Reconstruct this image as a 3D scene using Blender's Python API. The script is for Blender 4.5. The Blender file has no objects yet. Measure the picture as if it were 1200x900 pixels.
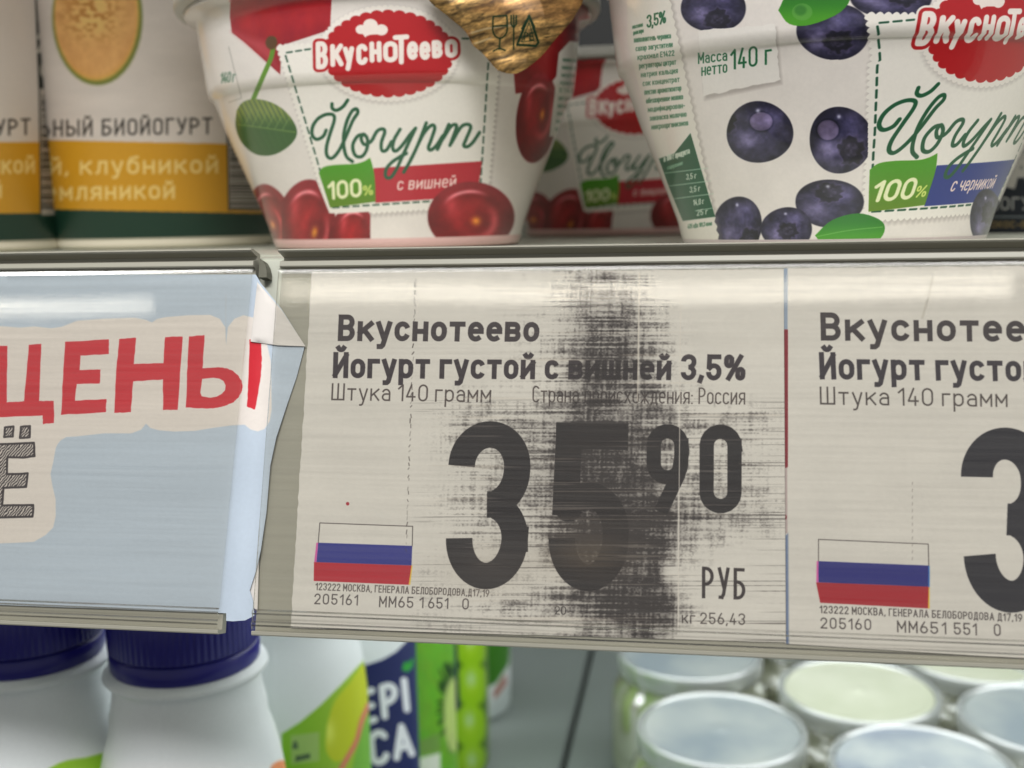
import bpy, bmesh, math, random
import numpy as np
from mathutils import Vector, Matrix
from mathutils.geometry import delaunay_2d_cdt

random.seed(4)
SC = bpy.context.scene
# ------------------------------------------------------------------ camera (a phone held in front of the shelf edge)
F = 1300.0                                   # focal length in pixels of a 1200 px wide frame
nrm = lambda v: np.array(v, float) / np.linalg.norm(v)
AX = nrm((7920, -45, 1300))
AZ = nrm(-np.cross((-7920, 45, -1300.), (0, 193, -1300.)))
if AZ[1] < 0: AZ = -AZ
AY = np.cross(AZ, AX)
ROT = np.array([AX, AY, AZ])                 # camera axes -> world axes
CAM = np.array([0, 0, .27])
cd = bpy.data.cameras.new('camera'); cam = bpy.data.objects.new('camera', cd); SC.collection.objects.link(cam)
cam.matrix_world = Matrix.Translation(CAM) @ Matrix(ROT.tolist()).to_4x4()
cd.sensor_width = 36; cd.lens = F / 1200 * 36; cd.clip_start = .01; cd.clip_end = 20
cd.dof.use_dof = True; cd.dof.focus_distance = .19; cd.dof.aperture_fstop = 18
SC.camera = cam
# ------------------------------------------------------------------ world, lamps, exposure (a lit supermarket aisle)
w = bpy.data.worlds.new('World'); SC.world = w; w.use_nodes = True
bg = w.node_tree.nodes['Background']; bg.inputs[0].default_value = (.97, .985, 1, 1); bg.inputs[1].default_value = .27
def area(name, loc, target, sx, sy, power, col):
    l = bpy.data.lights.new(name, 'AREA'); l.shape = 'RECTANGLE'; l.size = sx; l.size_y = sy; l.energy = power; l.color = col
    o = bpy.data.objects.new(name, l); SC.collection.objects.link(o); o.location = loc
    o.rotation_euler = (Vector(target) - Vector(loc)).to_track_quat('-Z', 'Y').to_euler(); return o
area('tube_lamp', (-.106, -1.2, 1.065), (-.106, .18, .25), 1.16, .034, .95, (1, .93, .80))
area('tube_lamp', (-1.55, -1.2, 1.045), (-1.55, .18, .25), 1.28, .030, .75, (1, .93, .80))
area('ceiling_lamp', (.3, -2.2, 2.35), (0, .2, .25), 1.8, .45, 71, (.99, .985, .975))
area('shelf_lamp_fill', (0, .40, .246), (0, .40, .0), 1.6, .24, 2.9, (.94, .99, 1))  # assumed under-shelf LED panel, unseen, set deep to reach the jars
area('shelf_lamp_fill', (.30, .42, .246), (.30, .42, .0), .8, .26, 1.3, (.97, 1, .98))  # extra unseen fill panel, added only to brighten the jars
area('shelf_lamp_fill', (0, .36, .425), (0, .30, .2), 1.6, .10, .62, (1, .98, .95))  # unseen fill added beneath the upper shelf to lift the rear pots
area('shelf_lamp_fill', (0, .105, .43), (0, .19, .25), 1.6, .012, .6, (1, .99, .975))  # shelf-edge LED inferred from the brightness falling down the rail
SC.view_settings.view_transform = 'Standard'; SC.view_settings.look = 'None'; SC.view_settings.exposure = .2
SC.render.engine = 'CYCLES'; SC.cycles.use_denoising = True
SC.cycles.max_bounces = 10; SC.cycles.transparent_max_bounces = 24
SC.cycles.caustics_reflective = False; SC.cycles.caustics_refractive = False

# ------------------------------------------------------------------ geometry of view: where a point of the photograph lies in the room
VP_UP = np.array([875., -8200.])
def ray(px, py): return ROT @ np.array([(px - 600) / F, (450 - py) / F, -1.])
def project(P):
    v = (np.asarray(P) - CAM) @ ROT
    with np.errstate(divide='ignore', invalid='ignore'):
        return 600 + F * v[..., 0] / -v[..., 2], 450 - F * v[..., 1] / -v[..., 2]
TAU = math.radians(17)                       # the price rail leans back by 17 degrees
RN = np.array([0, -math.cos(TAU), math.sin(TAU)]); RU = np.array([0, math.sin(TAU), math.cos(TAU)])
RQ = CAM + ray(630, 520) * .182
def rail_world(x, s, n=0.): # millimetres on the rail -> world
    x = np.asarray(x, float); s = np.asarray(s, float); n = np.asarray(n, float) + 0 * x
    return RQ + x[..., None] * np.array([1, 0, 0]) * 1e-3 + s[..., None] * RU * 1e-3 + n[..., None] * RN * 1e-3
def rail_mm(px, py, n=0.):
    d = ray(px, py); q = RQ + RN * n * 1e-3
    p = CAM + d * (((q - CAM) @ RN) / (d @ RN)) - q
    return p[0] * 1000, (p @ RU) * 1000
def on_z(px, py, z):
    d = ray(px, py); return CAM + d * ((z - CAM[2]) / d[2])

# ------------------------------------------------------------------ numpy print shop: every label is painted as vector art
RNG = np.random.RandomState(7); LAT = RNG.rand(256, 256).astype(np.float32)
def vnoise(x, y, k=0):
    x = x + 37.7 * k; y = y + 91.3 * k
    x = np.nan_to_num(x, nan=0.); y = np.nan_to_num(y, nan=0.)
    xi = np.floor(x); yi = np.floor(y); fx = x - xi; fy = y - yi; xi = xi.astype(int) & 255; yi = yi.astype(int) & 255
    fx = fx * fx * (3 - 2 * fx); fy = fy * fy * (3 - 2 * fy)
    a = LAT[yi, xi]; b = LAT[yi, (xi + 1) & 255]; c = LAT[(yi + 1) & 255, xi]; d = LAT[(yi + 1) & 255, (xi + 1) & 255]
    return (a * (1 - fx) + b * fx) * (1 - fy) + (c * (1 - fx) + d * fx) * fy
def fbm(x, y, k=0): return .5 * vnoise(x, y, k) + .3 * vnoise(x * 2.1, y * 2.1, k + 1) + .2 * vnoise(x * 4.3, y * 4.3, k + 2)
def sstep(a, b, x): t = np.clip((x - a) / (b - a), 0, 1); return t * t * (3 - 2 * t)
def gau(X, Y, cx, cy, sx, sy): return np.exp(-((X - cx) / sx) ** 2 - ((Y - cy) / sy) ** 2)
class Butt(list): pass                         # a path whose two ends are cut off square at the point itself
class Art:
    def __init__(s, X, Y, col, aa=.5):
        s.X = X.astype(np.float32); s.Y = Y.astype(np.float32); s.h, s.w = X.shape; s.aa = aa
        s.img = np.empty((s.h, s.w, 3), np.float32); s.img[:] = np.array(col) / 255.
    def win(s, x0, x1, y0, y1):
        with np.errstate(invalid='ignore'):
            m = (s.X > x0) & (s.X < x1) & (s.Y > y0) & (s.Y < y1)
        r = np.flatnonzero(m.any(1)); c = np.flatnonzero(m.any(0))
        if len(r) == 0 or len(c) == 0: return None
        return slice(r[0], r[-1] + 1), slice(c[0], c[-1] + 1)
    def comp(s, sl, cov, col):
        cov = np.nan_to_num(cov)[..., None]
        col = np.asarray(col, np.float32) / 255.
        s.img[sl] = s.img[sl] * (1 - cov) + col * cov
    def cov_poly(s, sl, rings, soft=None):
        X = s.X[sl]; Y = s.Y[sl]; ins = np.zeros(X.shape, bool); dm = np.full(X.shape, 1e9, np.float32)
        for R in rings:
            R = np.asarray(R, float)
            for i in range(len(R)):
                x0, y0 = R[i]; x1, y1 = R[(i + 1) % len(R)]
                dx, dy = x1 - x0, y1 - y0; L = dx * dx + dy * dy + 1e-9
                t = np.clip(((X - x0) * dx + (Y - y0) * dy) / L, 0, 1)
                dm = np.minimum(dm, (X - x0 - t * dx) ** 2 + (Y - y0 - t * dy) ** 2)
                if abs(dy) > 1e-9: ins ^= ((Y > y0) != (Y > y1)) & (X < x0 + (Y - y0) * dx / dy)
        d = np.sqrt(dm); d = np.where(ins, d, -d)
        return np.clip(d / (soft or s.aa) + .5, 0, 1)
    def poly(s, pts, col, a=1., soft=None, holes=()):
        P = np.asarray(pts, float); m = 2 + (soft or 0)
        sl = s.win(P[:, 0].min() - m, P[:, 0].max() + m, P[:, 1].min() - m, P[:, 1].max() + m)
        if sl is None: return
        c = s.cov_poly(sl, [P] + list(holes), soft) * a
        if callable(col): col = col(s.X[sl], s.Y[sl])
        s.comp(sl, c, col)
    def strokes(s, paths, wd, col, a=1., rnd=False, soft=None):
        allp = np.concatenate([np.asarray(p, float) for p in paths]); m = wd + 2
        sl = s.win(allp[:, 0].min() - m, allp[:, 0].max() + m, allp[:, 1].min() - m, allp[:, 1].max() + m)
        if sl is None: return
        X = s.X[sl]; Y = s.Y[sl]; cov = np.zeros(X.shape, np.float32); aa = soft or s.aa; hw = wd / 2
        bt_list = [isinstance(p, Butt) for p in paths]
        for pi, p in enumerate(paths):
            p = np.asarray(p, float); n = len(p) - 1
            sharp = [True] * (n + 1); sg = np.linalg.norm(np.diff(p, axis=0), axis=1); cum = np.concatenate([[0], np.cumsum(sg)]); d0 = (p[1] - p[0]) / (sg[0] + 1e-9); d1 = (p[-1] - p[-2]) / (sg[-1] + 1e-9)
            for i in range(1, n):
                u = p[i] - p[i - 1]; v = p[i + 1] - p[i]
                cs = (u @ v) / (np.linalg.norm(u) * np.linalg.norm(v) + 1e-9); sharp[i] = cs < .6 and cs > -.35
            for i in range(n):
                x0, y0 = p[i]; x1, y1 = p[i + 1]; dx, dy = x1 - x0, y1 - y0; L = math.hypot(dx, dy)
                if L < 1e-6: continue
                e = hw * 1.5 + 1
                with np.errstate(invalid='ignore'):
                    mk = (X > min(x0, x1) - e) & (X < max(x0, x1) + e) & (Y > min(y0, y1) - e) & (Y < max(y0, y1) + e)
                r = np.flatnonzero(mk.any(1)); c = np.flatnonzero(mk.any(0))
                if len(r) == 0: continue
                q = (slice(r[0], r[-1] + 1), slice(c[0], c[-1] + 1)); A = X[q] - x0; B = Y[q] - y0
                t = (A * dx + B * dy) / L; pr = np.abs(A * dy - B * dx) / L
                tc = np.clip(t, 0, L); d = np.sqrt((t - tc) ** 2 + pr ** 2) - hw
                if not rnd:
                    bt = bt_list[pi]; e0 = hw if sharp[i] else 0; e1 = hw if sharp[i + 1] else 0
                    if bt and i == 0: e0 = 0
                    if bt and i == n - 1: e1 = 0
                    d = np.minimum(d, np.maximum(np.maximum(-e0 - t, t - L - e1), pr - hw))
                    if bt and cum[i] < hw * 1.1: d = np.maximum(d, -((X[q] - p[0][0]) * d0[0] + (Y[q] - p[0][1]) * d0[1]))
                    if bt and cum[-1] - cum[i + 1] < hw * 1.1: d = np.maximum(d, (X[q] - p[-1][0]) * d1[0] + (Y[q] - p[-1][1]) * d1[1])
                cov[q] = np.maximum(cov[q], np.clip(.5 - d / aa, 0, 1))
        s.comp(sl, cov * a, col)
    def ell(s, cx, cy, rx, ry, col, a=1., rot=0., soft=None):
        t = np.linspace(0, 2 * math.pi, 41)[:-1]; c, n = math.cos(rot), math.sin(rot)
        s.poly([(cx + rx * math.cos(q) * c - ry * math.sin(q) * n, cy + rx * math.cos(q) * n + ry * math.sin(q) * c) for q in t], col, a, soft)
    def image(s, name):
        im = bpy.data.images.new(name, s.w, s.h); buf = np.ones((s.h, s.w, 4), np.float32); buf[..., :3] = np.clip(s.img, 0, 1)
        im.pixels.foreach_set(buf.ravel()); im.update(); im.pack(); return im

# ------------------------------------------------------------------ an engineering stroke alphabet (centre lines)
def arc(cx, cy, rx, ry, a0, a1, n=9): return [(cx + rx * math.cos(math.radians(a0 + (a1 - a0) * i / n)), cy + ry * math.sin(math.radians(a0 + (a1 - a0) * i / n))) for i in range(n + 1)]
def stad(a, h, x=0, y=0): r = min(a, h) / 2; rx = a / 2; p = arc(x + rx, y + h - r, rx, r, 0, 180) + arc(x + rx, y + r, rx, r, 180, 360); return p + [p[0]]
def bowl(x0, x1, y0, y1): r = (y1 - y0) / 2; rx = min(r, x1 - x0); return [(x0, y1)] + arc(x1 - rx, y0 + r, rx, r, 90, -90) + [(x0, y0)]
def rs(a, h): r = a / 2; return r
LOW = set('абвгдежзийклмнопрстуфхцчшщьыэюя')
def glyph(ch, h, b):                          # h centre-line height, b width unit; returns width, paths
    a = .46 * b if ch in LOW else .5 * b; r = a / 2; C = ch.upper()
    br = arc(a / 2, h + .34 * b if ch in LOW else h + .33 * b, .13 * b, .12 * b, 200, 340, 5)
    if ch == ' ': return .26 * b, []
    if ch in 'вВ': return a, [[(0, 0), (0, h)], bowl(0, a * .95, h * .52, h), bowl(0, a, 0, h * .52)]
    if ch in 'кК': return a, [[(0, 0), (0, h)], [(a, h), (0.02, h * .4)], [(a * .36, h * .6), (a * 1.03, 0)]]
    if ch in 'уУ':
        d = -.3 * b if ch == 'у' else 0
        if ch == 'у': return a, [[(0, h), (a * .52, .0)], [(a, h), (a * .45, d * .8), (a * .3, d), (a * .12, d)]]
        return a, [[(0, h), (a * .55, h * .32)], [(a, h), (a * .48, h * .1), (a * .3, 0), (a * .1, 0)]]
    if ch in 'сСC': return a * .95, [Butt(arc(r, h - r, r, r, 18, 180) + arc(r, r, r, r, 180, 342))]
    if ch in 'нН': return a, [[(0, 0), (0, h)], [(a, 0), (a, h)], [(0, h * .5), (a, h * .5)]]
    if ch in 'оОO0': return a, [stad(a, h)]
    if ch in 'тТT': return a, [[(0, h), (a, h)], [(r, h), (r, 0)]]
    if ch == 'е': return a, [[(0.02, .52 * h), (a, .52 * h)], [(a, .52 * h), (a, h - r)], Butt(arc(r, h - r, r, r, 0, 180) + arc(r, r, r, r, 180, 300) + [(a * .93, r * .34)])]
    if ch in 'ЕE': return a * .85, [[(a * .85, h), (0, h), (0, 0), (a * .85, 0)], [(0, h * .5), (a * .75, h * .5)]]
    if ch in 'ЙйИи': return a, [[(0, h), (0, 0)], [(0, .05 * h), (a, h * .95)], [(a, h), (a, 0)]] + ([br] if ch in 'Йй' else [])
    if ch in 'гГ': return a * .75, [[(0, 0), (0, h), (a * .78, h)]]
    if ch == 'р': return a, [[(0, -.3 * b), (0, h)], stad(a, h)]
    if ch in 'РP': return a, [[(0, 0), (0, h)], bowl(0, a, h * .45, h)]
    if ch in 'шШщЩ': W = a * 1.45; return W, [[(0, h), (0, 0), (W, 0), (W, h)], [(W / 2, h), (W / 2, 0)]] + ([[(W, 0), (W + .1 * b, 0), (W + .1 * b, -.16 * b)]] if ch in 'щЩ' else [])
    if ch in 'цЦ': return a, [[(0, h), (0, 0), (a, 0), (a, h)], [(a, 0), (a + .1 * b, 0), (a + .1 * b, -.16 * b)]]
    if ch in 'мМM': W = a * 1.2; return W, [[(0, 0), (0, h)], [(0, h * .97), (W / 2, h * .3), (W, h * .97)], [(W, h), (W, 0)]]
    if ch == 'а': return a * .95, [arc(a * .47, h - r, a * .48, r, 150, 0) + [(a * .95, 0)], [(a * .95, h * .58)] + [(q[0], q[1]) for q in arc(a * .42, h * .29, a * .42, h * .29, 90, 270)] + [(a * .95, 0)]]
    if ch in 'АA': return a * 1.1, [[(0, 0), (a * .55, h), (a * 1.1, 0)], [(a * .2, h * .3), (a * .9, h * .3)]]
    if ch in 'пП': return a, [[(0, 0), (0, h), (a, h), (a, 0)]]
    if ch in 'дД': return a * 1.1, [[(a * .2, 0), (a * .35, h), (a * .95, h), (a * .95, 0)], [(0, -.14 * b), (0, 0), (a * 1.12, 0), (a * 1.12, -.14 * b)]]
    if ch in 'лЛ': return a, [[(0, 0), (a * .2, .12 * h), (a * .3, h), (a, h), (a, 0)]]
    if ch in 'хХ': return a, [[(0, 0), (a, h)], [(0, h), (a, 0)]]
    if ch in 'жЖ': W = a * 1.4; return W, [[(W / 2, 0), (W / 2, h)], [(0, h), (W / 2, h * .5), (0, 0)], [(W, h), (W / 2, h * .5), (W, 0)]]
    if ch in 'яЯ': return a, [[(a, 0), (a, h)], [(a, h)] + arc(r, h * .72, r, h * .28, 90, 270) + [(a, h * .44)], [(a * .5, h * .44), (0, 0)]]
    if ch in 'ьЬыЫ': return (a if ch in 'ьЬ' else a * 1.5), [[(0, h), (0, 0)], bowl(0, a, 0, h * .56)] + ([[(a * 1.5, 0), (a * 1.5, h)]] if ch in 'ыЫ' else [])
    if ch == 'Б': return a, [[(a * .9, h), (0, h), (0, 0)], bowl(0, a, 0, h * .56)]
    if ch == 'б': return a, [stad(a, h), [(0, h * .5), (0, h * .95), (a * .25, h * 1.3), (a * .95, h * 1.42)]]
    if ch in 'чЧ': return a, [[(a, 0), (a, h)], [(0, h), (0, h * .6), (a * .25, h * .42), (a, h * .42)]]
    if ch in 'зЗэЭ': return a, [arc(r, h * .75, r, h * .25, 150, -90) + arc(r, h * .25, r, h * .25, 90, -150)]
    if ch in 'юЮ': return a * 1.4, [[(0, 0), (0, h)], [(0, h * .5), (a * .5, h * .5)], stad(a * .9, h, a * .5)]
    if ch in 'фФ': return a * 1.2, [stad(a * 1.2, h), [(a * .6, -.25 * b), (a * .6, h * 1.3)]]
    if ch == 'I': return 0, [[(0, 0), (0, h)]]
    if ch == '1': return a * .5, [[(a * .5, 0), (a * .5, h), (0, h * .76)]]
    if ch == '2': return a, [arc(r, h - r, r, r, 170, -35) + [(0, 0), (a, 0)]]
    if ch == '3': return a, [Butt(arc(r, h * .775, r, h * .225, 180, 0, 24) + arc(r, h * .75, r, h * .245, 0, -70, 12)), Butt([(a * .48, h * .505), (a * .82, h * .505)]), Butt(arc(r, h * .265, r, h * .24, 70, 0, 12) + arc(r, h * .265, r, h * .265, 0, -180, 24))]
    if ch == '4': return a, [[(a * .55, h), (0, h * .24), (a, h * .24)], [(a * .72, h * .5), (a * .72, 0)]]
    if ch == '5': q = h * .28; return a, [[(a * .95, h), (.03, h), (.02, h * .53)], Butt([(.04, h * .5)] + arc(r, h * .32, r, h * .26, 140, 0, 14) + arc(r, q, r, q, 0, -180, 24))]
    if ch == '6': return a, [stad(a, h * .56), [(0, h * .28), (a * .1, h * .55), (a * .6, h)]]
    if ch == '7': return a, [[(0, h), (a, h), (a * .35, 0)]]
    if ch == '8': return a, [stad(a * .9, h * .48, a * .05, h * .52), stad(a, h * .52)]
    if ch == '9': return a, [stad(a, h * .62, 0, h * .38), [(a, h * .65), (a * .9, h * .42), (a * .38, 0)]]
    if ch == '%': return a * 1.6, [stad(a * .5, h * .42, 0, h * .58), stad(a * .5, h * .42, a * 1.1, 0), [(a * 1.35, h), (a * .25, 0)]]
    if ch == ',': return .02, [[(.02, 0.02), (-.03 * b, -.13 * b)]]
    if ch == '.': return .02, [[(0, 0), (.01, 0)]]
    if ch == ':': return .02, [[(0, 0), (.01, 0)], [(0, h * .5), (.01, h * .5)]]
    if ch == '-': return a * .6, [[(0, h * .38), (a * .6, h * .38)]]
    return a, []
def text(art, s, p0, p1, cap, wt, col, up=None, xh=.73, rnd=False, slant=0., a=1., gap=.12, b=1., tall={}, soft=None):
    p0 = np.array(p0, float); p1 = np.array(p1, float); items = []; x = 0
    for ch in s:
        H = (xh if ch in LOW else 1.) - wt
        H *= tall.get(ch, 1)
        W, P = glyph(ch, H, b); 
        if ch == ' ': x += .3; continue
        items.append((x + wt / 2, P)); x += W + wt + gap
    T = x - gap; ex = (p1 - p0) / T
    if up is None: m = (p0 + p1) / 2; up = VP_UP - m
    up = np.array(up, float); ey = up / np.linalg.norm(up) * cap
    paths = [type(p)([p0 + ex * (ox + qx) + (ey + ex * slant) * (qy + wt / 2) for qx, qy in p]) for ox, P in items for p in P if len(p)]
    art.strokes(paths, wt * cap, col, a, rnd, soft)
def catmull(P, n=6):
    P = [np.array(p, float) for p in P]; P = [2 * P[0] - P[1]] + P + [2 * P[-1] - P[-2]]; o = []
    for i in range(1, len(P) - 2):
        for k in range(n):
            t = k / n; o.append(.5 * ((2 * P[i]) + (-P[i - 1] + P[i + 1]) * t + (2 * P[i - 1] - 5 * P[i] + 4 * P[i + 1] - P[i + 2]) * t * t + (-P[i - 1] + 3 * P[i] - 3 * P[i + 1] + P[i + 2]) * t ** 3))
    o.append(P[-2]); return o

# ------------------------------------------------------------------ materials
def rgb(c): return tuple(((v / 255) / 12.92 if v / 255 <= .04045 else ((v / 255 + .055) / 1.055) ** 2.4) for v in c) + (1,)
def newmat(name):
    m = bpy.data.materials.new(name); m.use_nodes = True; return m, m.node_tree.nodes, m.node_tree.links, m.node_tree.nodes['Principled BSDF']
def plastic(name, c, rough=.4, noise=.06, scale=300, bump=0., stretch=(1, 1, 1), spec=.5, coat=0., sss=0.):
    m, N, L, B = newmat(name)
    tc = N.new('ShaderNodeTexCoord'); mp = N.new('ShaderNodeMapping'); mp.inputs['Scale'].default_value = stretch; L.new(tc.outputs['Object'], mp.inputs[0])
    nz = N.new('ShaderNodeTexNoise'); nz.inputs['Scale'].default_value = scale; nz.inputs['Detail'].default_value = 4; L.new(mp.outputs[0], nz.inputs[0])
    mx = N.new('ShaderNodeMix'); mx.data_type = 'RGBA'; r = rgb(c)
    mx.inputs[6].default_value = tuple(v * (1 - noise) for v in r[:3]) + (1,); mx.inputs[7].default_value = tuple(min(1, v * (1 + noise)) for v in r[:3]) + (1,)
    L.new(nz.outputs[0], mx.inputs[0]); L.new(mx.outputs[2], B.inputs['Base Color'])
    B.inputs['Roughness'].default_value = rough; B.inputs['Specular IOR Level'].default_value = spec; B.inputs['Coat Weight'].default_value = coat
    if sss: B.inputs['Subsurface Weight'].default_value = sss; B.inputs['Subsurface Radius'].default_value = (.004, .004, .003)
    if bump: b = N.new('ShaderNodeBump'); b.inputs['Strength'].default_value = bump; b.inputs['Distance'].default_value = .0003; L.new(nz.outputs[0], b.inputs['Height']); L.new(b.outputs[0], B.inputs['Normal'])
    return m
def printed(name, img, rough=.45, coat=0., bump=0., spec=.5, bscale=1500):
    m, N, L, B = newmat(name)
    uv = N.new('ShaderNodeUVMap'); t = N.new('ShaderNodeTexImage'); t.image = img; t.interpolation = 'Cubic'; t.extension = 'EXTEND'; L.new(uv.outputs[0], t.inputs[0])
    tc = N.new('ShaderNodeTexCoord'); nz = N.new('ShaderNodeTexNoise'); nz.inputs['Scale'].default_value = bscale; nz.inputs['Detail'].default_value = 5; L.new(tc.outputs['Object'], nz.inputs[0])
    hs = N.new('ShaderNodeHueSaturation'); mr = N.new('ShaderNodeMapRange'); mr.inputs[3].default_value = .94; mr.inputs[4].default_value = 1.04
    L.new(nz.outputs[0], mr.inputs[0]); L.new(mr.outputs[0], hs.inputs['Value']); L.new(t.outputs[0], hs.inputs['Color']); L.new(hs.outputs[0], B.inputs['Base Color'])
    B.inputs['Roughness'].default_value = rough; B.inputs['Coat Weight'].default_value = coat; B.inputs['Coat Roughness'].default_value = .08; B.inputs['Specular IOR Level'].default_value = spec
    if bump:
        b = N.new('ShaderNodeBump'); b.inputs['Strength'].default_value = bump; b.inputs['Distance'].default_value = .0004
        n2 = N.new('ShaderNodeTexNoise'); n2.inputs['Scale'].default_value = 60; n2.inputs['Detail'].default_value = 3; L.new(tc.outputs['Object'], n2.inputs[0]); L.new(n2.outputs[0], b.inputs['Height']); L.new(b.outputs[0], B.inputs['Normal'])
        L.new(b.outputs[0], B.inputs['Coat Normal'])
    return m
def clear(name, tint=(.97, .967, .95), haze=.016, hazecol=(.75, .72, .66), rough=.03, scratch=True, refl=.62, edge=None):
    """clear plastic or glass sheet: transparent + mirror by Fresnel + a little milky haze broken by fine drawn lines"""
    m, N, L, B = newmat(name); N.remove(B); out = N['Material Output']
    tr = N.new('ShaderNodeBsdfTransparent'); tr.inputs[0].default_value = tint + (1,)
    gl = N.new('ShaderNodeBsdfGlossy'); gl.inputs['Roughness'].default_value = rough
    df = N.new('ShaderNodeBsdfDiffuse'); df.inputs[0].default_value = hazecol + (1,)
    fr = N.new('ShaderNodeFresnel'); fr.inputs[0].default_value = 1.5
    m1 = N.new('ShaderNodeMixShader'); m2 = N.new('ShaderNodeMixShader')
    tc = N.new('ShaderNodeTexCoord'); 
    if scratch:
        mp = N.new('ShaderNodeMapping'); mp.inputs['Scale'].default_value = (12, 900, 2600); L.new(tc.outputs['Object'], mp.inputs[0])
        nz = N.new('ShaderNodeTexNoise'); nz.inputs['Scale'].default_value = 1; nz.inputs['Detail'].default_value = 5; nz.inputs['Roughness'].default_value = .7; L.new(mp.outputs[0], nz.inputs[0])
        mr = N.new('ShaderNodeMapRange'); mr.inputs[1].default_value = .35; mr.inputs[2].default_value = .75; mr.inputs[3].default_value = haze * .5; mr.inputs[4].default_value = haze * 1.9; L.new(nz.outputs[0], mr.inputs[0]); L.new(mr.outputs[0], m1.inputs[0])
        # random hairline scuffs
        vz = N.new('ShaderNodeTexNoise'); vz.inputs['Scale'].default_value = 420; vz.inputs['Detail'].default_value = 6; vz.inputs['Distortion'].default_value = 2; L.new(tc.outputs['Object'], vz.inputs[0])
        ad = N.new('ShaderNodeMath'); ad.operation = 'ADD'; L.new(nz.outputs[0], ad.inputs[0]); ml = N.new('ShaderNodeMath'); ml.operation = 'MULTIPLY'; ml.inputs[1].default_value = .35; L.new(vz.outputs[0], ml.inputs[0]); L.new(ml.outputs[0], ad.inputs[1])
        bp = N.new('ShaderNodeBump'); bp.inputs['Strength'].default_value = .045; bp.inputs['Distance'].default_value = .00001; L.new(ad.outputs[0], bp.inputs['Height']); L.new(bp.outputs[0], gl.inputs['Normal'])
        rr = N.new('ShaderNodeMapRange'); rr.inputs[1].default_value = .4; rr.inputs[2].default_value = .65; rr.inputs[3].default_value = rough * .5; rr.inputs[4].default_value = rough * 1.8; L.new(vz.outputs[0], rr.inputs[0]); L.new(rr.outputs[0], gl.inputs['Roughness'])
    else: m1.inputs[0].default_value = haze
    L.new(tr.outputs[0], m1.inputs[1]); L.new(df.outputs[0], m1.inputs[2])
    if edge:
        lw = N.new('ShaderNodeLayerWeight'); lw.inputs[0].default_value = .35; mc = N.new('ShaderNodeMix'); mc.data_type = 'RGBA'; mc.inputs[6].default_value = tint + (1,); mc.inputs[7].default_value = edge + (1,); L.new(lw.outputs['Facing'], mc.inputs[0]); L.new(mc.outputs[2], tr.inputs[0])
    k = N.new('ShaderNodeMath'); k.operation = 'MULTIPLY'; k.inputs[1].default_value = refl; L.new(fr.outputs[0], k.inputs[0])
    if scratch:   # worn plastic: the polish survives only between the drawn lines
        w1 = N.new('ShaderNodeMapping'); w1.inputs['Scale'].default_value = (26, 1200, 1700); L.new(tc.outputs['Object'], w1.inputs[0]); w2 = N.new('ShaderNodeTexNoise'); w2.inputs['Scale'].default_value = 1; w2.inputs['Detail'].default_value = 6; w2.inputs['Roughness'].default_value = .75; w2.inputs['Distortion'].default_value = .4; L.new(w1.outputs[0], w2.inputs[0])
        w3 = N.new('ShaderNodeMapRange'); w3.inputs[1].default_value = .36; w3.inputs[2].default_value = .66; w3.inputs[3].default_value = refl * .5; w3.inputs[4].default_value = refl * 1.6; L.new(w2.outputs[0], w3.inputs[0]); L.new(w3.outputs[0], k.inputs[1]); L.new(k.outputs[0], m2.inputs[0])
    L.new(m1.outputs[0], m2.inputs[1]); L.new(gl.outputs[0], m2.inputs[2]); L.new(m2.outputs[0], out.inputs[0]); return m

# ------------------------------------------------------------------ object helpers
def tag(o, label=None, cat=None, group=None, kind=None):
    for k, v in (('label', label), ('category', cat), ('group', group), ('kind', kind)):
        if v: o[k] = v
    return o
def link(name, me, mat, parent=None, smooth=False):
    o = bpy.data.objects.new(name, me); SC.collection.objects.link(o)
    if mat: me.materials.append(mat)
    if parent: o.parent = parent; o.matrix_parent_inverse = parent.matrix_world.inverted()
    if smooth:
        for p in me.polygons: p.use_smooth = True
    return o
def empty(name, loc=(0, 0, 0)):
    o = bpy.data.objects.new(name, None); SC.collection.objects.link(o); o.location = loc; o.empty_display_size = .01
    o.matrix_world = Matrix.Translation(Vector(loc)); return o
def mesh(name, V, Fc, mat, parent=None, smooth=False, uvs=None):
    me = bpy.data.meshes.new(name); me.from_pydata([tuple(map(float, v)) for v in V], [], Fc)
    if uvs is not None:
        ul = me.uv_layers.new(name='UVMap')
        for l in me.loops: ul.data[l.index].uv = uvs[l.vertex_index]
    me.validate(); me.update(); return link(name, me, mat, parent, smooth)
def finish_bm(bm, name, mat, parent=None, smooth=False):
    bmesh.ops.recalc_face_normals(bm, faces=bm.faces); me = bpy.data.meshes.new(name); bm.to_mesh(me); bm.free(); return link(name, me, mat, parent, smooth)
def box(name, lo, hi, mat, parent=None, bev=.0006):
    bm = bmesh.new(); bmesh.ops.create_cube(bm, size=1)
    for v in bm.verts: v.co = Vector([(lo[i] + hi[i]) / 2 + v.co[i] * (hi[i] - lo[i]) for i in range(3)])
    if bev: bmesh.ops.bevel(bm, geom=bm.edges[:], offset=bev, segments=2, affect='EDGES')
    return finish_bm(bm, name, mat, parent)
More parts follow.
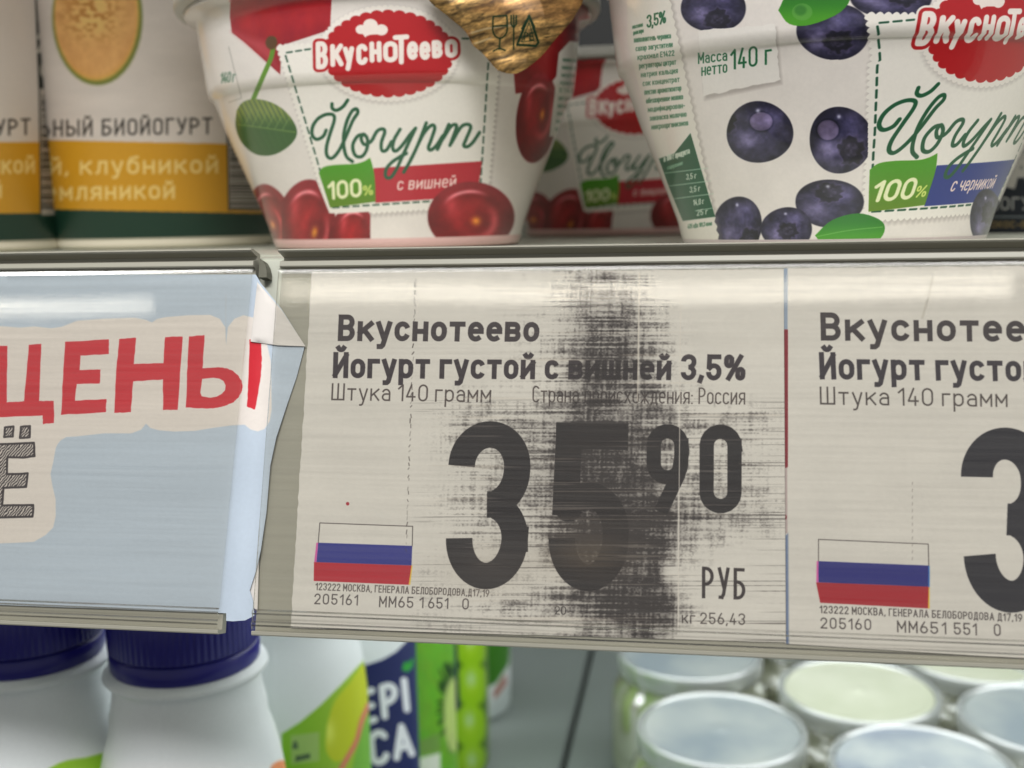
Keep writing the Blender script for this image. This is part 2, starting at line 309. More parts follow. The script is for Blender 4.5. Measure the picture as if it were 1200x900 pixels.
def extrude(name, prof, x0, x1, mat, parent=None, nx=2, wob=None):
    """closed profile [(n, s)] in rail millimetres swept along the rail; x0/x1 may depend on s"""
    V = []; Fc = []; m = len(prof); f0 = x0 if callable(x0) else (lambda s: x0); f1 = x1 if callable(x1) else (lambda s: x1)
    for i in range(nx):
        t = i / (nx - 1)
        for n, s in prof:
            x = f0(s) * (1 - t) + f1(s) * t; dn = wob(x, s) if wob else 0
            V.append(rail_world(x, s, n + dn))
    for i in range(nx - 1):
        for j in range(m): a = i * m + j; b = i * m + (j + 1) % m; Fc.append((a, b, b + m, a + m))
    Fc.append(tuple(range(m))[::-1]); Fc.append(tuple(range((nx - 1) * m, nx * m)))
    o = mesh(name, V, Fc, mat, parent)
    bm = bmesh.new(); bm.from_mesh(o.data); bmesh.ops.recalc_face_normals(bm, faces=bm.faces); bm.to_mesh(o.data); bm.free(); return o
def lathe(name, c, z0, prof, mat, parent=None, seg=96, uvz=None, mod=None, caps=(True, True)):
    """prof [(r, z)] bottom to top about a vertical axis; u runs round the object with its front in the middle"""
    V = []; Fc = []; U = []; m = len(prof); zs = uvz or (prof[0][1], prof[-1][1])
    for i in range(seg + 1):
        th = -math.pi + 2 * math.pi * i / seg
        for j, (r, z) in enumerate(prof):
            rr = r * (mod(th, z) if mod else 1)
            V.append((c[0] + rr * math.sin(th), c[1] - rr * math.cos(th), z0 + z)); U.append((i / seg, (z - zs[0]) / (zs[1] - zs[0])))
    for i in range(seg):
        for j in range(m - 1): a = i * m + j; Fc.append((a, a + m, a + m + 1, a + 1))
    for cap, j in ((caps[0], 0), (caps[1], m - 1)):
        if cap:
            k = len(V); V.append((c[0], c[1], z0 + prof[j][1])); U.append((.0, U[j][1]))
            for i in range(seg): Fc.append((k, (i + 1) * m + j, i * m + j) if j == 0 else (k, i * m + j, (i + 1) * m + j))
    o = mesh(name, V, Fc, mat, parent, True, U)
    return o
def lathe_art(c, z0, prof, zr, W, H, col, aa=.5, maxang=80):
    th = (np.arange(W) + .5) / W * 2 * math.pi - math.pi; z = zr[0] + (np.arange(H) + .5) / H * (zr[1] - zr[0])
    pz = [p[1] for p in prof]; pr = [p[0] for p in prof]; o = np.argsort(pz, kind='stable'); r = np.interp(z, np.array(pz)[o], np.array(pr)[o])
    TH, Zg = np.meshgrid(th, z); Rg = r[:, None] + 0 * TH
    P = np.stack([c[0] + Rg * np.sin(TH), c[1] - Rg * np.cos(TH), z0 + Zg], -1); X, Y = project(P)
    tc = math.atan2(CAM[0] - c[0], c[1] - CAM[1]); dd = np.abs((TH - tc + math.pi) % (2 * math.pi) - math.pi)
    bad = dd > math.radians(maxang); X = np.where(bad, np.nan, X); Y = np.where(bad, np.nan, Y)
    return Art(X, Y, col, aa), TH, Zg
def sheet(name, outline_mm, nfun, mat, parent=None, step=2.5, uvbox=None, thick=.12):
    """a paper sheet: outline in rail millimetres, nfun(x, s) its distance from the rail in millimetres"""
    O = [Vector(p) for p in outline_mm]; xs = [p[0] for p in outline_mm]; ys = [p[1] for p in outline_mm]; pts = list(O)
    def inside(x, y):
        r = False
        for i in range(len(O)):
            a, b = O[i], O[(i + 1) % len(O)]
            if (a[1] > y) != (b[1] > y) and x < a[0] + (y - a[1]) * (b[0] - a[0]) / (b[1] - a[1]): r = not r
        return r
    gx = min(xs) + .5
    while gx < max(xs):
        gy = min(ys) + .5
        while gy < max(ys):
            if inside(gx, gy) and min(math.hypot(gx - p[0], gy - p[1]) for p in O) > step * .4: pts.append(Vector((gx, gy)))
            gy += step
        gx += step
    vs, _, fs, *_ = delaunay_2d_cdt(pts, [], [list(range(len(O)))], 1, 1e-5)
    x0, x1, y0, y1 = uvbox or (min(xs), max(xs), min(ys), max(ys))
    V = [rail_world(v[0], v[1], nfun(v[0], v[1])) for v in vs]; U = [((v[0] - x0) / (x1 - x0), (v[1] - y0) / (y1 - y0)) for v in vs]
    o = mesh(name, V, [tuple(f) for f in fs], mat, parent, True, U)
    if Vector(RN) @ Vector(o.data.polygons[0].normal) < 0 if False else False: pass
    bm = bmesh.new(); bm.from_mesh(o.data)
    for f in bm.faces:
        f.normal_update()
        if f.normal.dot(Vector(RN)) < 0: f.normal_flip()
    bm.to_mesh(o.data); bm.free()
    md = o.modifiers.new('paper', 'SOLIDIFY'); md.thickness = thick * 1e-3; md.offset = -1; md.use_rim = False
    return o
def rail_art(uvbox, res, col, n=.5):
    x0, x1, y0, y1 = uvbox; W = int((x1 - x0) / res); H = int((y1 - y0) / res)
    x = x0 + (np.arange(W) + .5) / W * (x1 - x0); y = y0 + (np.arange(H) + .5) / H * (y1 - y0); A, B = np.meshgrid(x, y)
    X, Y = project(rail_world(A, B, n)); return Art(X, Y, col, .45)
# ================================================================== THE SETTING
SHELF_Z = CAM[2] - .0063
m_metal = plastic('painted_shelf_metal', (196, 198, 184), .42, .05, 120)
m_shelf2 = plastic('grey_green_shelf_metal', (138, 146, 142), .5, .08, 25)
m_dark = plastic('dark_cabinet_back', (30, 30, 29), .6, .15, 12)
m_rail = plastic('beige_rail_plastic', (162, 159, 145), .42, .12, 1, stretch=(6, 400, 1400))
bw = box('back_wall', (-1.3, .95, -.15), (1.3, .98, 1.0), m_dark); tag(bw, kind='structure')
fl = box('ground', (-1.6, -.6, -.16), (1.6, 1.0, -.15), m_dark); tag(fl, kind='structure')
def shelf(name, z, y0, y1, x0, x1, label, mat, front, seam=None):
    e = empty(name, ((x0 + x1) / 2, (y0 + y1) / 2, z)); tag(e, label, 'shelf')
    if seam is None: box('board', (x0, y0, z - .012), (x1, y1, z), mat, e)
    else:
        box('board', (x0, y0, z - .012), (seam - .0016, y1, z), mat, e, .0012); box('board', (seam + .0016, y0, z - .012), (x1, y1, z), mat, e, .0012)
    if front: front(e)
    return e
def front_face(e):
    extrude('front_face', [(-2.2, 32.3), (-1.7, 31.9), (-1.7, -27), (-3.2, -27), (-3.2, 32.3)], -230, 220, m_metal, e)
    y = rail_world(0, 32.3, -2.2)
    V = [(-.3, y[1] - .0002, y[2] + .0002), (.3, y[1] - .0002, y[2] + .0002), (.3, .215, SHELF_Z - .0002), (-.3, .215, SHELF_Z - .0002)]
    V += [(a, b, c - .001) for a, b, c in V]
    mesh('front_lip', V, [(0, 1, 2, 3), (7, 6, 5, 4), (0, 4, 5, 1), (1, 5, 6, 2), (2, 6, 7, 3), (3, 7, 4, 0)], m_metal, e)
shelf('shelf', SHELF_Z, .2145, .62, -.6, .6, 'pale metal shelf carrying the yogurt cups behind the price rails', m_metal, front_face)
sm = on_z(655, 880, 0)[0]
shelf('shelf', 0, .12, .93, -1.2, 1.2, 'grey green lower shelf of two boards with a dark seam', m_shelf2, None, seam=sm + .004)
shelf('shelf', SHELF_Z + .17, .14, .62, -.9, .9, 'shelf above the yogurt cups, out at the top of the picture', m_metal, None)

# ------------------------------------------------------------------ price rails
m_cover = clear('scratched_clear_cover')
BACK = [(-1.6, 32.9), (1.9, 33.0), (2.5, 32.85), (2.6, 32.6), (2.3, 32.4), (1.2, 32.3), (-.4, 32.1), (-.5, 31.6), (.9, 31.15), (1.25, 31.0), (1.3, 30.2), (1.1, 30.0), (.3, 29.9), (0, 29.6),
        (0, -31.9), (1.2, -32.0), (1.35, -31.85), (1.55, -31.85), (1.65, -32.0), (1.6, -32.4), (1.4, -32.6), (-1.6, -32.6)]
OUT = [(.9, 29.9), (1.35, 29.8), (1.8, 29.4), (2.0, 28.7), (2.0, 26), (2.0, 10), (2.0, -10), (2.0, -28.3), (2.3, -28.6), (2.4, -28.9), (2.1, -29.2), (2.0, -30.2), (2.3, -30.5), (2.3, -30.8), (2.05, -31.1), (2.0, -31.6)]
COVER = OUT + [(n - .45, s) for n, s in OUT[::-1]]; COVER[len(OUT)] = (1.55, -31.6)
GLAZE = [(n, s) for n, s in COVER]
xr = lambda s: -46.7 + (s + 32) / 64 * .9
e = empty('price_rail', rail_world(15, 0, 0)); tag(e, 'long beige price rail with a clear cover holding the two yogurt price tags', 'price rail', 'price rails on the shelf edge')
extrude('backing', BACK, xr, 150, m_rail, e); extrude('clear_cover', GLAZE, lambda s: xr(s) + .1, 150, m_cover, e, 40, lambda x, s: .03 * math.sin(x * .045 + 1) * math.cos(s * .05))
xl = rail_mm(302, 305)[0]; 
def xle(s): return np.interp(s, [-32.5, 31], [rail_mm(262, 722)[0], rail_mm(303, 310)[0]])
e = empty('price_rail', rail_world(-90, 0, 0)); tag(e, 'left price rail with a clear cover over the blue promotion card', 'price rail', 'price rails on the shelf edge')
extrude('backing', [(n + .6, s) for n, s in BACK if s > 29] + [(0 + .6, -28), (-1, -28), (-1, 32.9)], -200, xl, m_rail, e)
extrude('bottom_lip', [(.6, -28.2), (.6, -31.9), (1.9, -32.0), (2.05, -31.85), (2.25, -31.85), (2.35, -32.0), (2.3, -32.4), (2.1, -32.6), (-1.0, -32.6), (-1, -28.2)], -200, lambda s: rail_mm(263, 722)[0], m_rail, e)
extrude('clear_cover', [(n + .7, s) for n, s in COVER], -200, lambda s: float(xle(s)), m_cover, e, 40, lambda x, s: .04 * math.sin(x * .05) * math.cos(s * .05))
# dark rounded end of the upper channel
bm = bmesh.new(); P = [rail_world(*rail_mm(*p, 1.0), 1.0) for p in [(304, 303), (308, 305), (311, 311), (312.5, 318), (312.5, 325), (303, 325)]]
Q = [p - RN * .0024 for p in P]; vs = [bm.verts.new(p) for p in P]; wsd = [bm.verts.new(p) for p in Q]; bm.faces.new(vs); bm.faces.new(wsd[::-1])
for i in range(6): j = (i + 1) % 6; bm.faces.new((vs[i], wsd[i], wsd[j], vs[j]))
finish_bm(bm, 'end_cap', plastic('grey_end_cap', (96, 95, 80), .5), e)

# ------------------------------------------------------------------ PRICE TAGS
PAPER = (223, 218, 210); INK = (32, 28, 32)
def tag_sheet(name, px_outline, art, box_, label):
    mm = [rail_mm(*p, .5) for p in px_outline]
    o = sheet(name, mm, lambda x, s: .35, printed(name, art.image(name), .7, spec=.2), None, 4, box_)
    tag(o, label, 'price tag', 'yogurt price tags in the rail'); return o
def jag(p, q, n, amp, rnd=random):
    o = []
    for i in range(n):
        t = i / n; dx, dy = q[0] - p[0], q[1] - p[1]; L = math.hypot(dx, dy); k = rnd.uniform(-amp, amp) + (amp if i % 3 == 0 else 0); o.append((p[0] + dx * t - dy / L * k, p[1] + dy * t + dx / L * k))
    return o
def flag(A, q, blue, red):
    (ax, ay), (bx, by) = q[0], q[1]
    A.poly([q[2], q[3], q[5], q[4]], blue); A.poly([(q[4][0] - 2.8, q[4][1]), q[5], q[7], q[6]], red)
    A.strokes([[q[2], q[0], q[1], q[3]]], .9, (70, 62, 62))
    A.poly([(q[2][0] - 2.2, q[2][1]), q[2], q[4], (q[4][0] - 2.6, q[4][1])], (214, 96, 170)); A.poly([q[5], (q[5][0] + 1.2, q[5][1]), (q[7][0] + 1.2, q[7][1]), (q[7][0] - .8, q[7][1])], (236, 196, 70))
# tag one
c = [rail_mm(365, 318, .5), rail_mm(340, 738, .5), rail_mm(918.6, 314, .5), rail_mm(921, 754, .5)]
bx = (min(p[0] for p in c) - 1, max(p[0] for p in c) + 1, min(p[1] for p in c) - 1, max(p[1] for p in c) + 2)
A = rail_art(bx, .062, PAPER, .4); X, Y = A.X, A.Y
A.img *= (1 + .035 * (fbm(X / 40, Y / 30) - .5))[..., None]
text(A, 'Вкуснотеево', (396, 399.5), (631, 400.5), 31, .19, (62, 54, 58), xh=.75, gap=.14)
text(A, 'Йогурт густой с вишней 3,5%', (390, 443), (873, 446), 30.5, .185, (58, 50, 56), xh=.75, b=.86, gap=.11)
text(A, 'Штука 140 грамм', (388, 469), (575, 471.5), 20, .095, (84, 74, 72), xh=.72, gap=.17)
text(A, 'Страна происхождения: Россия', (624, 471.5), (873, 474), 19.5, .085, (84, 74, 72), xh=.72, b=.8, gap=.13)
text(A, '3', (519.5, 690), (617.5, 691), 197, .157, INK, b=.62); text(A, '5', (641, 692), (736, 693.5), 197, .157, (28, 24, 27), b=.62)
text(A, '9', (757, 600.5), (806, 601.5), 104, .16, (30, 26, 30), b=.62); text(A, '0', (819.5, 601), (869, 602), 104, .16, (30, 26, 30), b=.62)
text(A, 'РУБ', (823, 701), (873, 703), 37, .105, (58, 50, 52), b=.7, gap=.2)
text(A, 'кг 256,43', (799, 730.5), (873, 732.5), 13.5, .11, (84, 76, 74), gap=.2)
flag(A, [(374.7, 612.8), (483.5, 616.8), (372.8, 636), (483, 639.7), (370.7, 658.7), (482.1, 662.7), (367.5, 680.8), (479.5, 685.3)], (52, 56, 140), (186, 36, 52))
text(A, '123222 МОСКВА, ГЕНЕРАЛА БЕЛОБОРОДОВА,Д17,19', (369.5, 691.5), (573, 699.5), 8.6, .13, (92, 84, 82), b=.85, gap=.16)
text(A, '205161', (368, 708), (419, 709.5), 12.5, .11, (84, 76, 76), gap=.24); text(A, 'ММ65', (444, 711.5), (484, 712.5), 13, .11, (84, 76, 76), gap=.2)
text(A, '1', (491, 712.5), (496, 712.7), 13, .11, (84, 76, 76)); text(A, '651', (501.5, 713), (525, 713.6), 13, .11, (84, 76, 76), gap=.22); text(A, '0', (541.5, 714), (549, 714.3), 13, .11, (84, 76, 76))
text(A, '20', (650, 720), (663, 720.5), 10, .11, (70, 64, 64))
A.ell(407.3, 590.3, 2, 2, (170, 40, 55))
# worn-off black print: a cross-hatched smear that fades out over the sheet
X0, Y0 = X, Y; X = X + 34 * (fbm(X0 / 60, Y0 / 45, 41) - .5); Y = Y + 44 * (fbm(X0 / 50, Y0 / 60, 45) - .5)
D = .62 * gau(X, Y, 722, 640, 62, 84) + .66 * gau(X, Y, 750, 662, 36, 66) + .25 * gau(X, Y, 712, 590, 36, 30) + .40 * gau(X, Y, 694, 550, 62, 70) + .56 * gau(X, Y, 704, 440, 58, 66) + .40 * gau(X, Y, 704, 352, 58, 66) + .6 * gau(X, Y, 745, 722, 66, 28) + .25 * gau(X, Y, 640, 715, 60, 22) \
    + .22 * gau(X, Y, 692, 652, 30, 34) + .31 * sstep(462, 560, X) * sstep(950, 870, X) * sstep(462, 500, Y) * sstep(665, 620, Y) + .26 * gau(X, Y, 765, 440, 55, 60) + .20 * gau(X, Y, 870, 480, 60, 25) + .2 * gau(X, Y, 545, 480, 45, 40) + .18 * sstep(470, 495, X) * sstep(640, 560, X) * sstep(640, 660, Y) * sstep(760, 730, Y) + .22 * gau(X, Y, 820, 590, 90, 26) + .1 * sstep(540, 600, X) * sstep(800, 760, X)
X, Y = X0, Y0; sh = vnoise(X / 55, Y / 1.9, 3); sh2 = vnoise(X / 18, Y / 3.6, 5); sv = vnoise(X / 2.6 + Y / 90, Y / 22, 8); sv2 = vnoise(X / 6, Y / 40, 9); cl = fbm(X / 34, Y / 20, 11); fi = vnoise(X / 1.8, Y / 1.4, 14)
D = np.minimum(D, .66 + .3 * D)
V_ = D * .92 + (cl - .5) * .7 * sstep(.05, .3, D) * .7 + (sh - .5) * .72 + (sh2 - .5) * .16 + (sv - .5) * .46 + (sv2 - .5) * .08 + (fi - .5) * .5
al = np.clip(sstep(.12, 1.2, V_) * sstep(.0, .35, D) * .7 + .38 * sstep(.22, 1.0, D + (sh - .5) * .25), 0, .93)
al *= 1 - .85 * gau(X, 0 * Y, 795, 0, 1.1, 1) ; al *= 1 - .6 * gau(X, 0, 748.5, 0, 1.3, 1) * sstep(480, 450, Y)
A.comp((slice(None), slice(None)), al, (40, 34, 35))
bn = gau(X, Y, 690, 650, 46, 24) * .62 * (.55 + .6 * sh) + gau(X, Y, 690, 610, 50, 10) * .22 * sh
A.comp((slice(None), slice(None)), np.clip(bn, 0, .6), (100, 86, 70))
A.comp((slice(None), slice(None)), .22 * gau(X, Y, 575, 665, 60, 30), (150, 138, 122))
# pale drawn lines, crease, perforation
ln = sstep(.80, .93, vnoise(X / 90, Y / 1.5, 21)) * sstep(.03, .2, D) * .28; A.comp((slice(None), slice(None)), ln, (204, 192, 178))
ln = sstep(.76, .93, vnoise(X / 150, Y / 1.3, 27)) * sstep(470, 520, X) * sstep(455, 490, Y) * (.3 + .4 * vnoise(X / 40, Y / 9, 33)); A.comp((slice(None), slice(None)), ln, (48, 42, 42))
A.strokes([[(798, 318), (794.5, 740)]], 1.2, (226, 218, 208), .75); A.strokes([[(749.5, 320), (747, 470)]], 1.5, (224, 214, 200), .6)
for i in range(46):
    y = 318 + i * 7.2 + random.uniform(-2, 2); x = 487.5 - (y - 318) * .036; A.strokes([[(x + random.uniform(-.8, .8), y), (x + random.uniform(-1.2, .6), y + random.uniform(1.5, 5))]], random.uniform(.6, 1.3), (76, 68, 66), random.uniform(.3, .9))
A.strokes([[(866, 543), (870, 544.5), (873, 544)]], 1.2, (70, 62, 60), .8)
otl = jag((365, 318.5), (918.3, 315), 64 * 3, .55) + [(918.3, 315), (921, 756)] + jag((920, 753), (340, 736), 30, .2) + jag((340, 736), (365, 318.5), 60, .5)
tag_sheet('price_tag', otl, A, bx, 'worn price tag reading 35.90 with a black scraped smear across the digits')
# tag two
c = [rail_mm(920, 314, .5), rail_mm(921, 760, .5)]; bx = (c[1][0] - 1, 149, -32, 31)
A = rail_art(bx, .068, (221, 216, 208), .4); X, Y = A.X, A.Y
A.img *= (1 + .03 * (fbm(X / 40, Y / 30, 4) - .5) + .02 * (vnoise(X / 200, Y / 3, 6) - .5))[..., None]
A.poly([(915, 300), (923, 300), (923, 386), (915, 386)], (150, 164, 184)); A.poly([(915, 386), (923.4, 386), (923.4, 546), (921, 552), (915, 546)], (132, 32, 46))
A.poly([(915, 548), (922.5, 548), (923, 625), (915, 625)], (186, 168, 166)); A.ell(919.5, 606, 2.6, 3.2, (128, 34, 48)); A.poly([(915, 632), (923.6, 625), (924.5, 765), (915, 765)], (112, 128, 160), soft=2)
text(A, 'Вкуснотеево', (962, 399), (1256, 401), 33, .185, (62, 55, 58), xh=.75, gap=.14)
text(A, 'Йогурт густой с вишней 3,5%', (961, 444.5), (1487, 450), 32, .18, (54, 48, 56), xh=.75, b=.86, gap=.11)
text(A, 'Штука 140 грамм', (961, 474), (1181, 477), 21, .095, (78, 70, 68), xh=.72, gap=.17)
text(A, '3', (1131, 716), (1240, 720), 217, .172, (36, 35, 44), b=.62); text(A, '5', (1262, 721), (1372, 725), 217, .172, (36, 35, 44), b=.62)
flag(A, [(959.2, 632.1), (1087.9, 637.6), (959.2, 657.6), (1088.4, 662.8), (959.2, 682.4), (1088.4, 687.6), (961.2, 706.4), (1088.4, 713)], (32, 34, 122), (172, 24, 40))
A.poly([(1088, 663), (1089.6, 663), (1089.6, 688), (1088, 688)], (60, 120, 190))
text(A, '123222 МОСКВА, ГЕНЕРАЛА БЕЛОБОРОДОВА Д17,19', (960.7, 718.5), (1198, 728.5), 9, .13, (70, 62, 62), b=.85, gap=.16)
text(A, '205160', (961.6, 736.5), (1021, 738.5), 13, .11, (74, 66, 66), gap=.24); text(A, 'ММ65', (1051.5, 741), (1099.5, 743), 14, .11, (74, 66, 66), gap=.2)
text(A, '1', (1104, 743), (1109, 743.2), 14, .11, (74, 66, 66)); text(A, '551', (1118, 743.5), (1145, 744.5), 14, .11, (74, 66, 66), gap=.22); text(A, '0', (1165, 745), (1173, 745.5), 14, .11, (74, 66, 66))
for i in range(12): y = 565 + i * 8; A.strokes([[(1069.5, y), (1069, y + 3)]], .8, (120, 110, 106), .6)
A.strokes([[(1093, 326), (1087, 352), (1081, 372)]], 2.4, (180, 172, 158), .5, soft=2)
otl = jag((918.6, 314), (1560, 300), 200, .6) + [(1560, 300), (1560, 800), (921.5, 756)]
otl = [p for p in otl if p[0] < 1490] 
otl = jag((918.6, 314), (1480, 308), 180, .6) + [(1480, 308), (1480, 789), (921.5, 754.5)]
tag_sheet('price_tag', otl, A, bx, 'clean price tag with a red and blue printed left edge and a large 3')

# ------------------------------------------------------------------ PROMOTION CARD
out = [(-90, 320), (297, 320), (303, 330), (326.7, 360), (353, 403), (343, 440), (332, 473), (320, 512), (313, 545), (308, 600), (302, 645), (297, 668), (289.5, 692), (293, 705), (294, 722), (284, 727.5), (270, 728.5), (262, 728), (262, 719), (-90, 706)]
mm = [rail_mm(*p, 2.2) for p in out]; bx = (min(p[0] for p in mm), max(p[0] for p in mm), min(p[1] for p in mm), max(p[1] for p in mm))
A = rail_art(bx, .075, (190, 203, 217), 1.6); X, Y = A.X, A.Y
k1 = lambda L: [(x / 2.8125, 280 + y / 2.8125) for x, y in L]
cloud = k1([(-200, 300), (0, 286), (60, 291), (110, 287), (165, 293), (200, 288), (250, 268), (330, 262), (440, 258), (480, 266), (497, 274), (515, 262), (545, 256), (620, 250), (690, 249), (722, 262), (740, 290), (743, 346), (748, 290), (770, 262), (800, 250), (850, 262), (875, 330), (888, 400), (890, 560), (884, 600), (868, 626), (848, 634), (825, 628), (805, 612), (760, 614), (700, 622), (640, 632), (570, 634), (520, 630), (492, 622), (478, 608), (462, 628), (430, 640), (340, 640), (250, 650), (215, 652), (195, 664), (186, 676)]) + [(64, 525), (61, 542), (58, 555), (60, 568), (64, 585), (64, 605), (61, 618), (52, 627), (38, 635), (20, 636), (-90, 640)]
A.poly(cloud, (230, 221, 213), soft=.8)
RED = (206, 30, 46)
def wob(L, k=.35, n=6):
    o = []
    for i in range(len(L)):
        p, q = np.array(L[i], float), np.array(L[(i + 1) % len(L)], float)
        for j in range(n): t = j / n; o.append(tuple(p + (q - p) * t + np.array([random.uniform(-k, k), random.uniform(-k, k)])))
    return o
for L in ([(-120, 350), (20, 352), (18, 538), (75, 534), (92, 348), (133, 345), (124, 534), (173, 533), (174, 605), (138, 609), (136, 580), (-120, 592)],
          [(212, 338), (355, 330), (355, 378), (262, 383), (258, 432), (328, 430), (326, 475), (250, 476), (243, 532), (348, 528), (345, 570), (198, 578), (205, 440)],
          [(390, 328), (445, 324), (438, 412), (535, 408), (541, 322), (599, 320), (583, 562), (535, 563), (534, 462), (436, 468), (428, 570), (373, 572), (380, 440)],
          [(820, 330), (858, 335), (860, 400), (858, 450), (838, 562), (812, 552), (815, 470)]):
    A.poly(wob(k1(L)), RED, soft=.7)
A.poly(wob(k1([(620, 320), (671, 316), (664, 425), (715, 422), (742, 425), (765, 434), (783, 450), (793, 468), (796, 485), (793, 502), (783, 522), (765, 538), (742, 548), (715, 555), (690, 558), (610, 555), (614, 440)])), RED, soft=.7, holes=[k1([(663, 460), (700, 456), (720, 459), (734, 467), (741, 482), (739, 498), (728, 510), (712, 519), (690, 523), (662, 518), (657, 505), (660, 485)])])
k2 = lambda L: [(x / 5.62, 480 + y / 5.625) for x, y in L]
def hatched(L):
    P = k2(L); A.poly(P, (216, 207, 198)); ar = np.array(P); sl = A.win(ar[:, 0].min(), ar[:, 0].max(), ar[:, 1].min(), ar[:, 1].max())
    if sl is not None:
        x = A.X[sl]; y = A.Y[sl]; z = np.abs(((x * .9 + y * .75 + 2.2 * vnoise(x / 3, y / 3, 31)) / 3.1) % 1 - .5) * 2
        A.comp(sl, A.cov_poly(sl, [P]) * sstep(.3, .62, z), (52, 44, 48))
    A.strokes([wob(P, .25, 3) + [P[0]]], 2.4, (46, 38, 42), rnd=True)
hatched([(-260, 236), (215, 218), (221, 305), (145, 316), (40, 312), (38, 425), (174, 420), (166, 508), (15, 515), (5, 632), (212, 628), (206, 706), (-260, 716)])
hatched([(25, 116), (80, 111), (76, 176), (20, 179)]); hatched([(130, 112), (190, 107), (188, 182), (124, 186)])
A.strokes([[(264, 345), (263.5, 400)]], .8, (190, 190, 190), .5)
XE = rail_mm(283, 520)[0]
def nf(x, s):
    e = float(xle(s)); t = max(0, x - e)
    return 1.25 + .12 * math.sin(s * .3 + x * .1) * (1 if t > 0 else .3) + .35 * math.exp(-((t - 3) / 1.8) ** 2) * (t > 0) - .09 * t + .25 * math.exp(-((x - rail_mm(306, 445)[0]) / 1.1) ** 2 - ((s - rail_mm(306, 445)[1]) / 2.2) ** 2)
m_card = printed('promo_print', A.image('promo_print'), .55, bump=.0, spec=.35)
e = empty('promotion_card', rail_world(-90, 0, 1)); tag(e, 'pale blue promotion card with red hand lettering and a folded white corner', 'card')
card = sheet('card_sheet', mm, nf, m_card, e, 1.6, bx)
m_white = plastic('white_paper', (226, 220, 214), .8, .02, 900)
fo = [(299, 329), (326.7, 361), (353.5, 403.5), (322, 403), (291, 399)]
mmf = [rail_mm(*p, 2.6) for p in fo]
xf = rail_mm(325.5, 380)[0]
sheet('folded_corner', mmf, lambda x, s: nf(x, s) + .35 + .5 * math.exp(-abs(x - xf) / 1.2) * .4, m_white, e, 1.1)
tt = [(302, 647), (297.5, 668), (290, 691), (295, 712), (300, 716)]
sheet('torn_edge', [rail_mm(*p, 1.2) for p in tt], lambda x, s: .6, m_white, e, 1)
# ================================================================== YOGURT CUPS
m_lid = plastic('grey_lid_plastic', (176, 174, 166), .3, .03, 200)
def axis_at(px, dist):                        # centre of a round thing: column px of the photograph, depth along the lens axis
    d = ray(px, 280); return CAM + d * dist
CUP = [(.0295, .0004), (.0302, .0009), (.0306, .0022), (.0315, .0055), (.0332, .0100), (.0358, .0165), (.0388, .0240), (.0414, .0310), (.0427, .0345), (.0430, .0351), (.0438, .0356), (.0442, .0375), (.0454, .0480), (.0458, .0530), (.0482, .0534), (.0486, .0545)]
def cup(px, dist, label, W=2400, H=620, base=(226, 218, 210)):
    c = axis_at(px, dist); e = empty('yogurt_cup', (c[0], c[1], SHELF_Z)); tag(e, label, 'yogurt cup')
    art, TH, Z = lathe_art(c, SHELF_Z, CUP, (0, .0545), W, H, base); return e, c, art, TH, Z
def cup_build(e, c, mat):
    lathe('cup_wall', c, SHELF_Z, CUP, mat, e, 128, (0, .0545))
    lathe('lid', c, SHELF_Z, [(.0478, .0546), (.0502, .0547), (.0507, .0556), (.0506, .0575), (.0492, .0582), (.0474, .0576), (.0470, .0560)], m_lid, e, 96)
def cherry(A, cx, cy, rx, ry, rot=0., pit=(0., -.1), y1=1e9, dark=0., clip=None):
    sl = A.win(cx - max(rx, ry) * 1.1, cx + max(rx, ry) * 1.1, cy - max(rx, ry) * 1.1, min(cy + max(rx, ry) * 1.1, y1))
    if sl is None: return
    X = A.X[sl] - cx; Y = A.Y[sl] - cy; c, s = math.cos(rot), math.sin(rot); u = (X * c + Y * s) / rx; v = (-X * s + Y * c) / ry
    r = np.sqrt(u * u + v * v); cov = np.clip((1 - r) * min(rx, ry) / 1.2 + .5, 0, 1); cov = np.where(A.Y[sl] < y1, cov, 0)
    if clip is not None: cov = cov * A.cov_poly(sl, [clip])
    b = np.stack([168 - 66 * r + 0 * r, 24 - 14 * r, 30 - 14 * r], -1)
    b += (sstep(.55, .98, r) * sstep(.2, -.9, v))[..., None] * np.array([40, 22, 26])
    rp = np.sqrt(((u - pit[0]) / .42) ** 2 + ((v - pit[1]) / .5) ** 2); ring = np.exp(-((rp - 1) / .22) ** 2)
    b += (ring * (.1 + .9 * sstep(-.1, .5, u - pit[0] + .6 * (v - pit[1]))) )[..., None] * np.array([78, 60, 58]); b -= (np.exp(-(rp / .6) ** 2))[..., None] * np.array([40, 12, 12])
    b += (np.exp(-(((u - pit[0]) / .11) ** 2 + ((v - pit[1] - .02) / .13) ** 2)))[..., None] * np.array([130, 140, 30])
    b += (np.exp(-(((u + .45) / .16) ** 2 + ((v + .3) / .3) ** 2)))[..., None] * np.array([70, 40, 42])
    b *= (.85 + .3 * fbm(u * 4, v * 4, 3))[..., None] * (1 - dark); b += (np.exp(-((r - .72) / .05) ** 2) * sstep(-.2, -.7, v) * sstep(-.9, -.3, u) * sstep(.5, 0, u))[..., None] * np.array([110, 120, 120]); A.comp(sl, cov, b)
